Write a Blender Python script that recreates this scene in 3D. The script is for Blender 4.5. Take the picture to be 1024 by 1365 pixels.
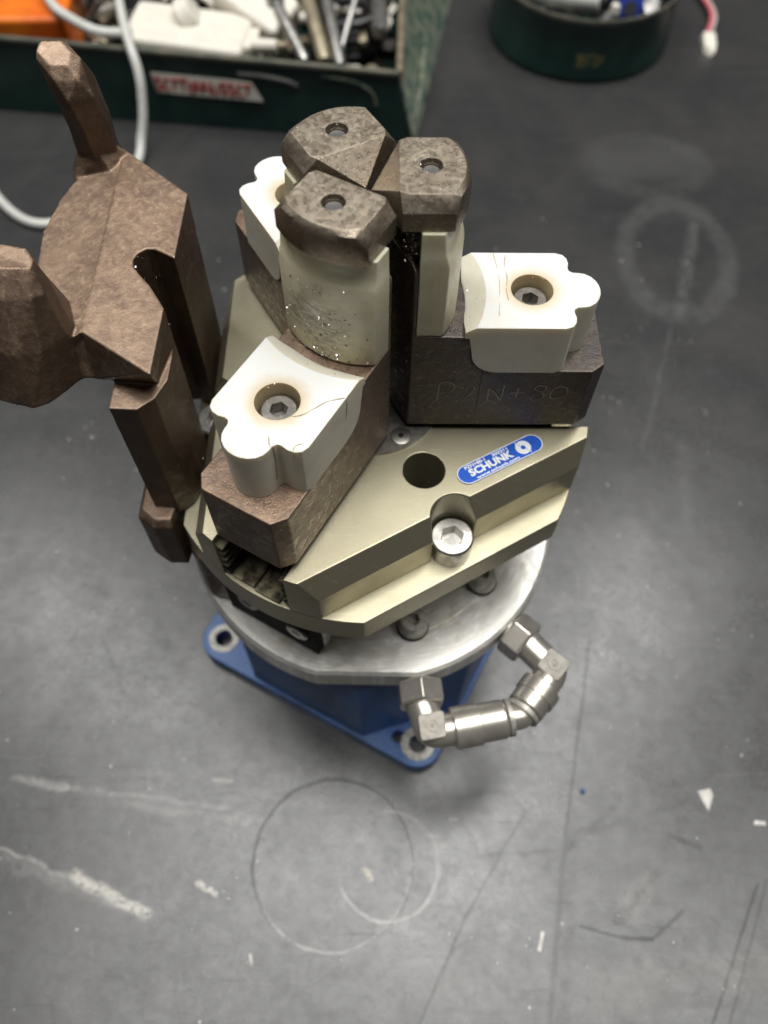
import bpy, bmesh, math, random
from mathutils import Vector, Matrix
random.seed(7)
for o in list(bpy.data.objects): bpy.data.objects.remove(o, do_unlink=True)
scn = bpy.context.scene
col = scn.collection
U = 0.0007                      # one drawing unit in metres; the bench top is at unit height -10
def W(x, y, z): return Vector((x*U, y*U, (z+10)*U))
cos, sin, pi, rad = math.cos, math.sin, math.pi, math.radians

# ------------------------------------------------------------------ camera
cd = bpy.data.cameras.new('camera'); cam = bpy.data.objects.new('camera', cd); col.objects.link(cam)
scn.camera = cam
pitch, roll = rad(59.98), rad(0.98)
fwd = Vector((0, cos(pitch), -sin(pitch))); up0 = Vector((0, sin(pitch), cos(pitch))); rt0 = Vector((1, 0, 0))
rt = rt0*cos(roll)+up0*sin(roll); up = -rt0*sin(roll)+up0*cos(roll)
m = Matrix((rt, up, -fwd)).transposed().to_4x4(); m.translation = W(5.83, -180.44, 408.79)
cam.matrix_world = m
cd.sensor_fit = 'VERTICAL'; cd.sensor_height = 36; cd.sensor_width = 36; cd.lens = 1063.0/1365*36
cd.clip_start = 0.005; cd.clip_end = 20
cd.dof.use_dof = True; cd.dof.focus_distance = 238*U; cd.dof.aperture_fstop = 12.5

# ------------------------------------------------------------------ light: ceiling panels of a workshop
wd = bpy.data.worlds.new('World'); scn.world = wd; wd.use_nodes = True
bg = wd.node_tree.nodes['Background']; bg.inputs[0].default_value = (1.0, 0.97, 0.93, 1); bg.inputs[1].default_value = 0.035
def panel(name, loc, target, sx, sy, power, color):
    ld = bpy.data.lights.new(name, 'AREA'); ld.shape = 'RECTANGLE'; ld.size = sx; ld.size_y = sy
    ld.energy = power; ld.color = color
    o = bpy.data.objects.new(name, ld); col.objects.link(o); o.location = loc
    o.rotation_euler = (Vector(target)-Vector(loc)).to_track_quat('-Z', 'Y').to_euler()
panel('ceiling_lamp', (-0.62, 0.50, 1.80), (-0.1, 0.1, 0.1), 0.32, 1.20, 15, (1.0, 0.993, 0.965))
panel('ceiling_lamp', (0.40, 0.45, 1.80), (0.1, 0.1, 0.1), 0.32, 1.20, 19, (1.0, 0.993, 0.965))
panel('ceiling_lamp', (0.25, -0.15, 1.95), (0.25, -0.15, 0.0), 2.20, 0.60, 31, (1.0, 0.993, 0.965))
vs = scn.view_settings; vs.view_transform = 'Standard'; vs.look = 'None'; vs.exposure = -0.08; vs.gamma = 1.0
vs.use_curve_mapping = False

# ------------------------------------------------------------------ node helpers
class NT:
    def __init__(s, tree): s.t = tree; s.n = tree.nodes; s.l = tree.links
    def node(s, typ, **kw):
        n = s.n.new(typ)
        for k, v in kw.items(): setattr(n, k, v)
        return n
    def link(s, a, b): s.l.new(a, b)
    def put(s, sock, v):
        if hasattr(v, 'is_linked') or isinstance(v, bpy.types.NodeSocket): s.l.new(v, sock)
        else: sock.default_value = v
    def math(s, op, a, b=0.0, c=0.0, clamp=False):
        n = s.node('ShaderNodeMath', operation=op, use_clamp=clamp)
        s.put(n.inputs[0], a); s.put(n.inputs[1], b); s.put(n.inputs[2], c); return n.outputs[0]
    def vmath(s, op, a, b=(0, 0, 0), scale=None):
        n = s.node('ShaderNodeVectorMath', operation=op); s.put(n.inputs[0], a); s.put(n.inputs[1], b)
        if scale is not None: s.put(n.inputs[3], scale)
        return n.outputs['Value'] if op in ('DOT_PRODUCT', 'LENGTH', 'DISTANCE') else n.outputs['Vector']
    def noise(s, vec, scale, detail=4, rough=0.55, dist=0.0):
        n = s.node('ShaderNodeTexNoise'); s.put(n.inputs['Vector'], vec); n.inputs['Scale'].default_value = scale
        n.inputs['Detail'].default_value = detail; n.inputs['Roughness'].default_value = rough; n.inputs['Distortion'].default_value = dist
        return n.outputs['Fac']
    def remap(s, v, a, b, lo=0.0, hi=1.0):
        n = s.node('ShaderNodeMapRange'); n.interpolation_type = 'SMOOTHSTEP'
        s.put(n.inputs[0], v); s.put(n.inputs[1], a); s.put(n.inputs[2], b); s.put(n.inputs[3], lo); s.put(n.inputs[4], hi)
        return n.outputs[0]
    def mix(s, fac, a, b, blend='MIX'):
        n = s.node('ShaderNodeMix', data_type='RGBA', blend_type=blend); s.put(n.inputs['Factor'], fac)
        A = [i for i in n.inputs if i.type == 'RGBA']; 
        for sk, v in zip(A, (a, b)):
            s.put(sk, v if not isinstance(v, tuple) else (v+(1,) if len(v) == 3 else v))
        return [o for o in n.outputs if o.type == 'RGBA'][0]
    def bump(s, h, strength, dist):
        n = s.node('ShaderNodeBump'); n.inputs['Strength'].default_value = strength; n.inputs['Distance'].default_value = dist
        s.put(n.inputs['Height'], h); return n.outputs['Normal']
def newmat(name):
    m = bpy.data.materials.new(name); m.use_nodes = True; t = NT(m.node_tree)
    b = m.node_tree.nodes['Principled BSDF']
    tc = t.node('ShaderNodeTexCoord').outputs['Object']
    oi = t.node('ShaderNodeObjectInfo').outputs['Random']
    vec = t.vmath('ADD', tc, t.vmath('SCALE', (3.1, 1.7, 2.3), scale=oi))
    return m, t, b, vec
def simple(name, c, rough=0.5, metal=0.0, var=0.25, scale=120, bump=0.15, bscale=900, c2=None, spec=0.5, sss=0.0, trans=0.0):
    m, t, b, vec = newmat(name)
    n = t.noise(vec, scale, 5, 0.6)
    c2 = c2 or tuple(x*(1-var) for x in c)
    t.put(b.inputs['Base Color'], t.mix(t.remap(n, 0.35, 0.65), c, c2))
    nb = t.noise(vec, bscale, 4, 0.6)
    t.put(b.inputs['Roughness'], t.math('ADD', rough-0.08, t.math('MULTIPLY', n, 0.16)))
    b.inputs['Metallic'].default_value = metal; b.inputs['Specular IOR Level'].default_value = spec
    if sss: 
        b.inputs['Subsurface Weight'].default_value = sss; b.inputs['Subsurface Radius'].default_value = (1, .8, .5)
        b.inputs['Subsurface Scale'].default_value = 0.0022
    if trans: b.inputs['Transmission Weight'].default_value = trans
    if bump: t.put(b.inputs['Normal'], t.bump(nb, bump, 0.0002))
    return m
def rusty(name, a, b_, c_, dark, rough=0.55, metal=0.35, spk=0.55, pit=0.5, edge=(0.34, 0.28, 0.22), wear=0.75, bump=0.55, k=1.0, flank_shade=1.0):
    """forged / heat-scaled steel: big brown patches, tan speckle, dark pits, bright worn edges"""
    m, t, b, vec = newmat(name)
    n1 = t.noise(vec, 70*k, 5, 0.62, 0.4); n2 = t.noise(vec, 300*k, 6, 0.72, 0.6); n3 = t.noise(vec, 1700*k, 5, 0.7); n4 = t.noise(vec, 430*k, 5, 0.65, 1.2)
    cc = t.mix(t.remap(n1, 0.36, 0.62), a, b_)
    cc = t.mix(t.math('MULTIPLY', t.remap(n2, 0.46, 0.74), 0.6), cc, c_)
    cc = t.mix(t.math('MULTIPLY', t.remap(t.math('MULTIPLY', n3, t.math('ADD', n2, 0.5)), 0.58, 0.72), spk), cc, (0.55, 0.42, 0.28))
    cc = t.mix(t.math('MULTIPLY', t.remap(n4, 0.56, 0.70), pit), cc, dark)
    if flank_shade < 1:  # shade on side and downward faces, painted into the steel colour
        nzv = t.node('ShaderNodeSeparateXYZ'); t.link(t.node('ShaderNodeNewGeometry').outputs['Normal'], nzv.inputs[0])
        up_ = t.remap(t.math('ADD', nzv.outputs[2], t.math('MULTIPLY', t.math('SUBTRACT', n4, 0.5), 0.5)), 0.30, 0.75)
        cc = t.mix(up_, t.mix(1.0, cc, (flank_shade, flank_shade*0.95, flank_shade*0.9), 'MULTIPLY'), cc)
    if wear:
        bv = t.node('ShaderNodeBevel'); bv.samples = 4; bv.inputs['Radius'].default_value = 0.9*U
        gn = t.node('ShaderNodeNewGeometry').outputs['Normal']
        dt = t.math('SUBTRACT', 1.0, t.vmath('DOT_PRODUCT', bv.outputs[0], gn))
        cc = t.mix(t.math('MULTIPLY', t.math('MULTIPLY', t.remap(dt, 0.02, 0.16), t.remap(n4, 0.36, 0.6)), wear), cc, edge)
    t.put(b.inputs['Base Color'], cc)
    t.put(b.inputs['Roughness'], t.remap(n2, 0.3, 0.7, rough-0.14, rough+0.16))
    b.inputs['Metallic'].default_value = metal
    h = t.math('ADD', t.math('MULTIPLY', n2, 1.0), t.math('MULTIPLY', n3, 0.45))
    t.put(b.inputs['Normal'], t.bump(h, bump, 0.0006))
    return m

MT = {}
MT['bracket'] = rusty('scaled_forging', (0.300, 0.205, 0.142), (0.230, 0.155, 0.112), (0.42, 0.305, 0.195), (0.085, 0.060, 0.045), 0.42, 0.45, spk=0.55, wear=0.5, bump=0.3, k=1.6, pit=0.35, flank_shade=0.34)
MT['jaw_rust'] = rusty('rusted_jaw_steel', (0.26, 0.175, 0.120), (0.165, 0.112, 0.082), (0.38, 0.275, 0.185), (0.05, 0.036, 0.030), 0.36, 0.55, pit=0.75, spk=0.12, edge=(0.44, 0.37, 0.30), k=1.5, bump=0.4, flank_shade=0.62)
MT['jaw_dark'] = rusty('blued_jaw_steel', (0.12, 0.094, 0.075), (0.088, 0.078, 0.078), (0.16, 0.124, 0.092), (0.05, 0.042, 0.04), 0.34, 0.55, spk=0.05, edge=(0.42, 0.37, 0.31), k=1.6, bump=0.35, flank_shade=0.7)
MT['head'] = rusty('worn_head_steel', (0.44, 0.375, 0.295), (0.35, 0.285, 0.215), (0.50, 0.435, 0.345), (0.13, 0.10, 0.075), 0.33, 0.75, spk=0.6, pit=0.12, edge=(0.52, 0.46, 0.38), bump=0.28, k=2.4, flank_shade=0.48)
MT['black'] = simple('black_oxide', (0.016, 0.015, 0.014), 0.38, 0.3, bump=0.2)
MT['mattblack'] = simple('matt_black', (0.010, 0.010, 0.010), 0.7, 0.0, spec=0.15)
MT['darksteel'] = simple('dark_greasy_steel', (0.05, 0.042, 0.034), 0.42, 0.6, var=0.6, bump=0.4)
MT['pin'] = simple('ground_pin_steel', (0.36, 0.36, 0.36), 0.35, 0.9, var=0.3)
MT['screw'] = simple('zinc_screw_steel', (0.58, 0.56, 0.53), 0.30, 0.95, var=0.35, scale=500, bump=0.3, bscale=2500)
MT['dullscrew'] = simple('dull_screw_steel', (0.36, 0.34, 0.31), 0.36, 0.9, var=0.4, scale=400, bump=0.3)
MT['boltsteel'] = simple('oily_bolt_steel', (0.60, 0.58, 0.52), 0.42, 0.35, var=0.45, scale=500, bump=0.3)
MT['brass'] = simple('nickel_plated_brass', (0.70, 0.655, 0.585), 0.30, 0.8, var=0.22, scale=160, bump=0.12, bscale=1500)
MT['brassdull'] = simple('dull_nickel', (0.33, 0.305, 0.265), 0.55, 0.3, var=0.3, scale=300, bump=0.3, bscale=1500)
MT['blue'] = simple('blue_enamel', (0.040, 0.120, 0.36), 0.38, 0.0, c2=(0.085, 0.175, 0.38), scale=220, bump=0.45, bscale=700)
def chipped():
    m, t, b, vec = newmat('chipped_blue_enamel')
    n1 = t.noise(vec, 190, 5, 0.65); n2 = t.noise(vec, 620, 6, 0.7, 0.8); n3 = t.noise(vec, 60, 4, 0.6)
    c = t.mix(t.remap(n1, 0.35, 0.65), (0.040, 0.120, 0.36), (0.075, 0.165, 0.385))
    c = t.mix(t.math('MULTIPLY', t.remap(n2, 0.62, 0.70), 0.7), c, (0.30, 0.34, 0.40))
    c = t.mix(t.math('MULTIPLY', t.remap(t.math('ADD', n3, t.math('MULTIPLY', n2, 0.3)), 0.68, 0.80), 0.5), c, (0.03, 0.05, 0.09))
    t.put(b.inputs['Base Color'], c); t.put(b.inputs['Roughness'], t.remap(n1, 0.3, 0.7, 0.32, 0.48))
    t.put(b.inputs['Normal'], t.bump(n2, 0.3, 0.0003)); return m
MT['blue'] = chipped()
MT['plateblue'] = simple('blue_foil', (0.018, 0.105, 0.55), 0.28, 0.0, var=0.25, scale=300, bump=0.05)
MT['foilwhite'] = simple('silver_print', (0.82, 0.84, 0.86), 0.35, 0.1, var=0.08)
MT['bare'] = simple('bare_cast_metal', (0.50, 0.48, 0.43), 0.5, 0.5, var=0.4, scale=700)
MT['green'] = simple('dark_green_paint', (0.006, 0.024, 0.020), 0.36, 0.0, var=0.4, scale=60, bump=0.2, bscale=400, c2=(0.011, 0.038, 0.031))
MT['greenworn'] = simple('worn_green_paint', (0.030, 0.075, 0.060), 0.45, 0.0, c2=(0.20, 0.21, 0.155), scale=130, bump=0.3)
MT['rim'] = simple('chipped_rim', (0.13, 0.115, 0.085), 0.5, 0.3, c2=(0.06, 0.07, 0.055), scale=70)
MT['cream'] = simple('cream_plastic', (0.78, 0.74, 0.65), 0.4, 0.0, var=0.08, sss=0.1)
MT['cable'] = simple('white_cable_jacket', (0.62, 0.62, 0.58), 0.38, 0.0, var=0.12)
MT['orange'] = simple('orange_plastic', (0.80, 0.20, 0.015), 0.45, 0.0, c2=(0.62, 0.10, 0.01), scale=40)
MT['rubber'] = simple('black_rubber', (0.012, 0.012, 0.014), 0.4, 0.0)
MT['grey'] = simple('grey_metal', (0.42, 0.41, 0.39), 0.35, 0.8, var=0.4)
MT['tan'] = simple('tan_metal', (0.42, 0.36, 0.25), 0.4, 0.5, var=0.4)
MT['red'] = simple('red_ink', (0.42, 0.03, 0.03), 0.5)
MT['pink'] = simple('pink_insulation', (0.68, 0.16, 0.19), 0.35)
MT['clear'] = simple('pale_sleeve', (0.55, 0.50, 0.48), 0.3)
MT['bluecap'] = simple('blue_plastic', (0.03, 0.06, 0.42), 0.3)
MT['chip'] = simple('bright_chip', (0.75, 0.73, 0.70), 0.22, 1.0, var=0.3, scale=900)
MT['dust'] = simple('pale_grit', (0.74, 0.71, 0.66), 0.5)
MT['etch'] = simple('etched_line', (0.29, 0.25, 0.215), 0.35, 0.7)
MT['crack'] = simple('grimy_crack', (0.46, 0.35, 0.19), 0.7, c2=(0.27, 0.19, 0.10), scale=900)

def olive():
    m, t, b, vec = newmat('champagne_anodised')
    n1 = t.noise(vec, 55, 4, 0.6); n2 = t.noise(vec, 3200, 3, 0.7); n3 = t.noise(vec, 330, 6, 0.75, 1.0)
    c = t.mix(t.remap(n1, 0.35, 0.7), (0.42, 0.385, 0.272), (0.37, 0.337, 0.234))
    c = t.mix(t.math('MULTIPLY', t.remap(n2, 0.45, 0.75), 0.22), c, (0.64, 0.60, 0.46))
    c = t.mix(t.math('MULTIPLY', t.remap(n3, 0.64, 0.74), 0.55), c, (0.13, 0.11, 0.07))
    geo = t.node('ShaderNodeNewGeometry').outputs['Pointiness']
    c = t.mix(t.math('MULTIPLY', t.remap(geo, 0.54, 0.6), 0.5), c, (0.66, 0.62, 0.50))
    sc_ = t.noise(t.vmath('MULTIPLY', vec, (1.0, 14.0, 1.0)), 150, 3, 0.6, 0.3)
    c = t.mix(t.math('MULTIPLY', t.remap(sc_, 0.63, 0.70), 0.35), c, (0.66, 0.63, 0.52))
    t.put(b.inputs['Base Color'], c); b.inputs['Metallic'].default_value = 0.8
    t.put(b.inputs['Roughness'], t.remap(n1, 0.3, 0.7, 0.36, 0.46))
    t.put(b.inputs['Normal'], t.bump(n2, 0.25, 0.00008)); return m
MT['olive'] = olive()
def disc_mat():
    m, t, b, vec = newmat('turned_aluminium')
    tc = t.node('ShaderNodeTexCoord').outputs['Object']
    sx = t.node('ShaderNodeSeparateXYZ'); t.link(tc, sx.inputs[0])
    r = t.math('SQRT', t.math('ADD', t.math('MULTIPLY', sx.outputs[0], sx.outputs[0]), t.math('MULTIPLY', sx.outputs[1], sx.outputs[1])))
    a = t.math('ARCTAN2', sx.outputs[1], sx.outputs[0])
    cv = t.node('ShaderNodeCombineXYZ'); t.link(t.math('MULTIPLY', r, 2600.0), cv.inputs[0]); t.link(t.math('MULTIPLY', a, 1.2), cv.inputs[1]); t.link(t.math('MULTIPLY', sx.outputs[2], 900.0), cv.inputs[2])
    turn = t.noise(cv.outputs[0], 1.0, 3, 0.6)
    blot = t.noise(vec, 150, 6, 0.68, 1.2); sc = t.noise(t.vmath('MULTIPLY', vec, (1.0, 9.0, 1.0)), 260, 4, 0.6, 0.4)
    c = t.mix(turn, (0.70, 0.685, 0.64), (0.57, 0.555, 0.52))
    c = t.mix(t.math('MULTIPLY', t.remap(blot, 0.52, 0.68), 0.6), c, (0.82, 0.81, 0.77))
    cs = t.node('ShaderNodeCombineXYZ'); t.link(t.math('MULTIPLY', r, 1500.0), cs.inputs[0]); t.link(t.math('MULTIPLY', a, 9.0), cs.inputs[1])
    strk = t.noise(cs.outputs[0], 1.0, 4, 0.65, 0.8)
    c = t.mix(t.math('MULTIPLY', t.remap(strk, 0.52, 0.66), 0.7), c, (0.90, 0.89, 0.86))
    c = t.mix(t.math('MULTIPLY', t.remap(strk, 0.42, 0.32), 0.5), c, (0.36, 0.35, 0.32))
    c = t.mix(t.math('MULTIPLY', t.remap(t.noise(vec, 95, 5, 0.7, 0.8), 0.56, 0.70), 0.5), c, (0.50, 0.40, 0.24))
    sc_ = t.noise(t.vmath('MULTIPLY', vec, (1.0, 14.0, 1.0)), 150, 3, 0.6, 0.3)
    c = t.mix(t.math('MULTIPLY', t.remap(sc_, 0.63, 0.70), 0.35), c, (0.66, 0.63, 0.52))
    t.put(b.inputs['Base Color'], c); b.inputs['Metallic'].default_value = 0.5
    t.put(b.inputs['Roughness'], t.remap(blot, 0.35, 0.65, 0.30, 0.52))
    t.put(b.inputs['Normal'], t.bump(t.math('ADD', turn, t.math('MULTIPLY', sc, 0.7)), 0.3, 0.0001)); return m
MT['alu'] = disc_mat()
MT['olive_dirty'] = simple('greasy_anodised', (0.30, 0.26, 0.16), 0.42, 0.6, c2=(0.035, 0.03, 0.022), scale=260, bump=0.3)
def nylon(name, c, c2, grime, gl, gh, rough=0.4, sss=0.25, yellow=(0.70, 0.58, 0.36), patch=None, stain=None, worn=None, rim=False):
    m, t, b, vec = newmat(name)
    n1 = t.noise(vec, 110, 5, 0.6, 0.5); n2 = t.noise(vec, 1100, 6, 0.75); n3 = t.noise(vec, 190, 5, 0.7, 1.0)
    cc = t.mix(t.remap(n1, 0.35, 0.68), c, c2)
    cc = t.mix(t.math('MULTIPLY', t.remap(n3, 0.55, 0.75), 0.35), cc, yellow)
    cc = t.mix(t.math('MULTIPLY', t.remap(t.math('MULTIPLY', n2, t.math('ADD', n3, 0.5)), gl, gh), 0.8), cc, grime)
    tc = t.vmath('SCALE', t.node('ShaderNodeTexCoord').outputs['Object'], scale=1/U)
    if worn:        # the clamped face is scuffed white, the flanks keep the yellowed skin
        nzv = t.node('ShaderNodeSeparateXYZ'); t.link(t.node('ShaderNodeNewGeometry').outputs['True Normal'], nzv.inputs[0])
        cc = t.mix(t.math('MULTIPLY', t.remap(nzv.outputs[2], 0.75, 0.97), t.remap(n3, 0.72, 0.45, 0.55, 1.0)), cc, worn)
    if rim:         # amber grime caught along chipped edges and corners
        bv = t.node('ShaderNodeBevel'); bv.samples = 4; bv.inputs['Radius'].default_value = 1.1*U
        dt = t.math('SUBTRACT', 1.0, t.vmath('DOT_PRODUCT', bv.outputs[0], t.node('ShaderNodeNewGeometry').outputs['Normal']))
        cc = t.mix(t.math('MULTIPLY', t.math('MULTIPLY', t.remap(dt, 0.01, 0.14), t.remap(n3, 0.44, 0.62)), 0.6), cc, (0.46, 0.35, 0.19))
    if patch:       # rubbed-in grime where the work piece slides
        q = t.vmath('DIVIDE', t.vmath('SUBTRACT', tc, patch[0]), patch[1])
        n2s = t.noise(t.vmath('MULTIPLY', vec, (1.0, 0.4, 1.0)), 800, 6, 0.75, 0.6)
        k = t.math('MULTIPLY', t.remap(t.math('ADD', t.vmath('LENGTH', q), t.math('MULTIPLY', t.math('SUBTRACT', n3, 0.5), 1.4)), 1.3, 0.3), t.remap(n2s, 0.36, 0.62, 0.1, 1.0))
        cc = t.mix(t.math('MULTIPLY', k, 0.95), cc, patch[2])
    if stain:       # brown oil ring round the screw hole
        d = t.vmath('LENGTH', t.vmath('MULTIPLY', t.vmath('SUBTRACT', tc, stain), (1, 1, 0)))
        cc = t.mix(t.math('MULTIPLY', t.remap(t.math('ADD', d, t.math('MULTIPLY', n3, 5.0)), 14.0, 8.0), 0.75), cc, (0.56, 0.42, 0.22))
    t.put(b.inputs['Base Color'], cc); t.put(b.inputs['Roughness'], t.remap(n1, 0.3, 0.7, rough-0.06, rough+0.1))
    b.inputs['Subsurface Weight'].default_value = sss; b.inputs['Subsurface Radius'].default_value = (1.0, 0.75, 0.42)
    b.inputs['Subsurface Scale'].default_value = 0.003
    t.put(b.inputs['Normal'], t.bump(t.math('ADD', n1, t.math('MULTIPLY', n2, 0.25)), 0.35, 0.0005)); return m
MT['pad'] = nylon('white_nylon', (0.73, 0.70, 0.59), (0.68, 0.64, 0.51), (0.32, 0.25, 0.16), 0.70, 0.80, stain=(49.9, 0, 0), worn=(0.70, 0.70, 0.68), rim=True)
MT['strip'] = nylon('yellowed_nylon', (0.76, 0.71, 0.52), (0.68, 0.62, 0.42), (0.20, 0.17, 0.11), 0.66, 0.76, 0.32, 0.35, (0.60, 0.52, 0.30))
MT['strip_dirty'] = nylon('grimy_nylon', (0.74, 0.69, 0.51), (0.65, 0.60, 0.41), (0.10, 0.09, 0.07), 0.64, 0.74, 0.32, 0.3, (0.55, 0.48, 0.28), patch=((27, -1.5, 251), (12, 12, 13), (0.20, 0.185, 0.14)))

# ------------------------------------------------------------------ mesh helpers (drawing units)
def circ(cx, cy, r, n=48, a0=0.0, a1=2*pi):
    full = abs(a1-a0-2*pi) < 1e-6
    k = n if full else n-1
    return [(cx+r*cos(a0+(a1-a0)*i/k), cy+r*sin(a0+(a1-a0)*i/k)) for i in range(n)]
def loft(bm, rings, cap=True, holes=()):
    """rings: lists of 3-D points of equal length; caps are filled, with optional holes given as rings lists"""
    R = [[bm.verts.new(p) for p in r] for r in rings]
    n = len(R[0])
    for a, b in zip(R, R[1:]):
        for i in range(n):
            try: bm.faces.new((a[i], a[(i+1) % n], b[(i+1) % n], b[i]))
            except ValueError: pass
    H = []
    for h in holes:
        hh = [[bm.verts.new(p) for p in r] for r in h]; H.append(hh)
        k = len(hh[0])
        for a, b in zip(hh, hh[1:]):
            for i in range(k): bm.faces.new((a[(i+1) % k], a[i], b[i], b[(i+1) % k]))
    if cap:
        for end in (0, -1):
            if not H:
                f = R[end] if end == -1 else R[0][::-1]
                bm.faces.new(f)
            else:
                es = []
                for loop in [R[end]]+[hh[end] for hh in H]:
                    for i in range(len(loop)):
                        e = bm.edges.get((loop[i], loop[(i+1) % len(loop)])) or bm.edges.new((loop[i], loop[(i+1) % len(loop)]))
                        es.append(e)
                bmesh.ops.triangle_fill(bm, edges=es, use_beauty=True, use_dissolve=False)
    return R
def prism(bm, poly, z0, z1, holes=(), mp=None):
    mp = mp or (lambda a, b, c: (a, b, c))
    loft(bm, [[mp(x, y, z) for x, y in poly] for z in (z0, z1)], True, [[[mp(x, y, z) for x, y in h] for z in (z0, z1)] for h in holes])
def frame(d):
    d = Vector(d).normalized(); a = Vector((0, 0, 1)) if abs(d.z) < 0.9 else Vector((1, 0, 0))
    u = d.cross(a).normalized(); return u, d.cross(u).normalized()
def cyl(bm, p0, p1, r0, r1=None, n=32, prof=None, rot=0.0):
    """solid of revolution along p0->p1; prof = [(fraction, radius)]"""
    p0, p1 = Vector(p0), Vector(p1); u, v = frame(p1-p0)
    prof = prof or [(0, r0), (1, r1 if r1 is not None else r0)]
    rings = [[tuple(p0+(p1-p0)*f+u*r*cos(rot+2*pi*i/n)+v*r*sin(rot+2*pi*i/n)) for i in range(n)] for f, r in prof]
    loft(bm, rings)
def smooth_path(pts, k=8):
    P = [Vector(p) for p in pts]; out = []
    for i in range(len(P)-1):
        a, b, c, d = P[max(i-1, 0)], P[i], P[i+1], P[min(i+2, len(P)-1)]
        for j in range(k):
            s = j/k
            out.append(0.5*((2*b)+(c-a)*s+(2*a-5*b+4*c-d)*s*s+(3*b-a-3*c+d)*s**3))
    out.append(P[-1]); return out
def tube(bm, pts, r, n=10, k=8, radii=None):
    P = smooth_path(pts, k) if k else [Vector(p) for p in pts]; rings = []
    u = None
    for i, p in enumerate(P):
        d = (P[min(i+1, len(P)-1)]-P[max(i-1, 0)]).normalized()
        if u is None: u = frame(d)[0]
        u = (u-d*u.dot(d)).normalized(); v = d.cross(u)
        rr = r if radii is None else radii(i/(len(P)-1))
        rings.append([tuple(p+u*rr*cos(2*pi*j/n)+v*rr*sin(2*pi*j/n)) for j in range(n)])
    loft(bm, rings)
def hull(bm, pts):
    vs_ = [bm.verts.new(p) for p in pts]
    r = bmesh.ops.convex_hull(bm, input=vs_)
    bad = [v for v in r.get('geom_interior', []) if isinstance(v, bmesh.types.BMVert)]
    if bad: bmesh.ops.delete(bm, geom=bad, context='VERTS')
def box(bm, x0, x1, y0, y1, z0, z1): prism(bm, [(x0, y0), (x1, y0), (x1, y1), (x0, y1)], z0, z1)
def rbox(c, sx, sy, sz, rz=0.0, ry=0.0, rx=0.0):
    bm = bmesh.new(); bmesh.ops.create_cube(bm, size=1.0)
    M = Matrix.Translation(c) @ Matrix.Rotation(rz, 4, 'Z') @ Matrix.Rotation(ry, 4, 'Y') @ Matrix.Rotation(rx, 4, 'X') @ Matrix.Diagonal((sx, sy, sz, 1))
    bm.transform(M); return bm
def socket_screw(bm, c, R, h, sr, depth, n=40, cham=0.6):
    """socket head cap screw standing upright with its head underside at c"""
    x, y, z = c
    outer = [[(x+q*cos(2*pi*i/n), y+q*sin(2*pi*i/n), zz) for i in range(n)] for q, zz in ((R, z), (R, z+h-cham), (R-cham, z+h))]
    hx = [(x+sr*cos(pi/3*i+.3), y+sr*sin(pi/3*i+.3)) for i in range(6)]
    R_ = [[bm.verts.new(p) for p in r] for r in outer]
    for a, b in zip(R_, R_[1:]):
        for i in range(n): bm.faces.new((a[i], a[(i+1) % n], b[(i+1) % n], b[i]))
    bm.faces.new(R_[0][::-1])
    ht = [bm.verts.new((p[0], p[1], z+h)) for p in hx]; hb = [bm.verts.new((x+(p[0]-x)*.93, y+(p[1]-y)*.93, z+h-depth)) for p in hx]
    es = []
    for lp in (R_[-1], ht):
        for i in range(len(lp)):
            es.append(bm.edges.get((lp[i], lp[(i+1) % len(lp)])) or bm.edges.new((lp[i], lp[(i+1) % len(lp)])))
    bmesh.ops.triangle_fill(bm, edges=es, use_beauty=True)
    for i in range(6): bm.faces.new((ht[(i+1) % 6], ht[i], hb[i], hb[(i+1) % 6]))
    bm.faces.new(hb)
def bool_bm(a, b, op):
    obs = []
    for x in (a, b):
        bmesh.ops.recalc_face_normals(x, faces=x.faces)
        me = bpy.data.meshes.new('tmp'); x.to_mesh(me); o = bpy.data.objects.new('tmp', me); col.objects.link(o); obs.append(o)
    md = obs[0].modifiers.new('b', 'BOOLEAN'); md.object = obs[1]; md.operation = op; md.solver = 'EXACT'
    dg = bpy.context.evaluated_depsgraph_get(); dg.update()
    me = bpy.data.meshes.new_from_object(obs[0].evaluated_get(dg)); r = bmesh.new(); r.from_mesh(me)
    for o in obs: bpy.data.objects.remove(o, do_unlink=True)
    bpy.data.meshes.remove(me); bmesh.ops.remove_doubles(r, verts=r.verts, dist=1e-4); return r
BASE = {}
def thing(name, base, label, cat, group=None):
    o = bpy.data.objects.new(name, None); o.empty_display_size = 0.01; col.objects.link(o); o.location = W(*base)
    o['label'] = label; o['category'] = cat
    if group: o['group'] = group
    BASE[o.name] = Vector(base); return o
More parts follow.
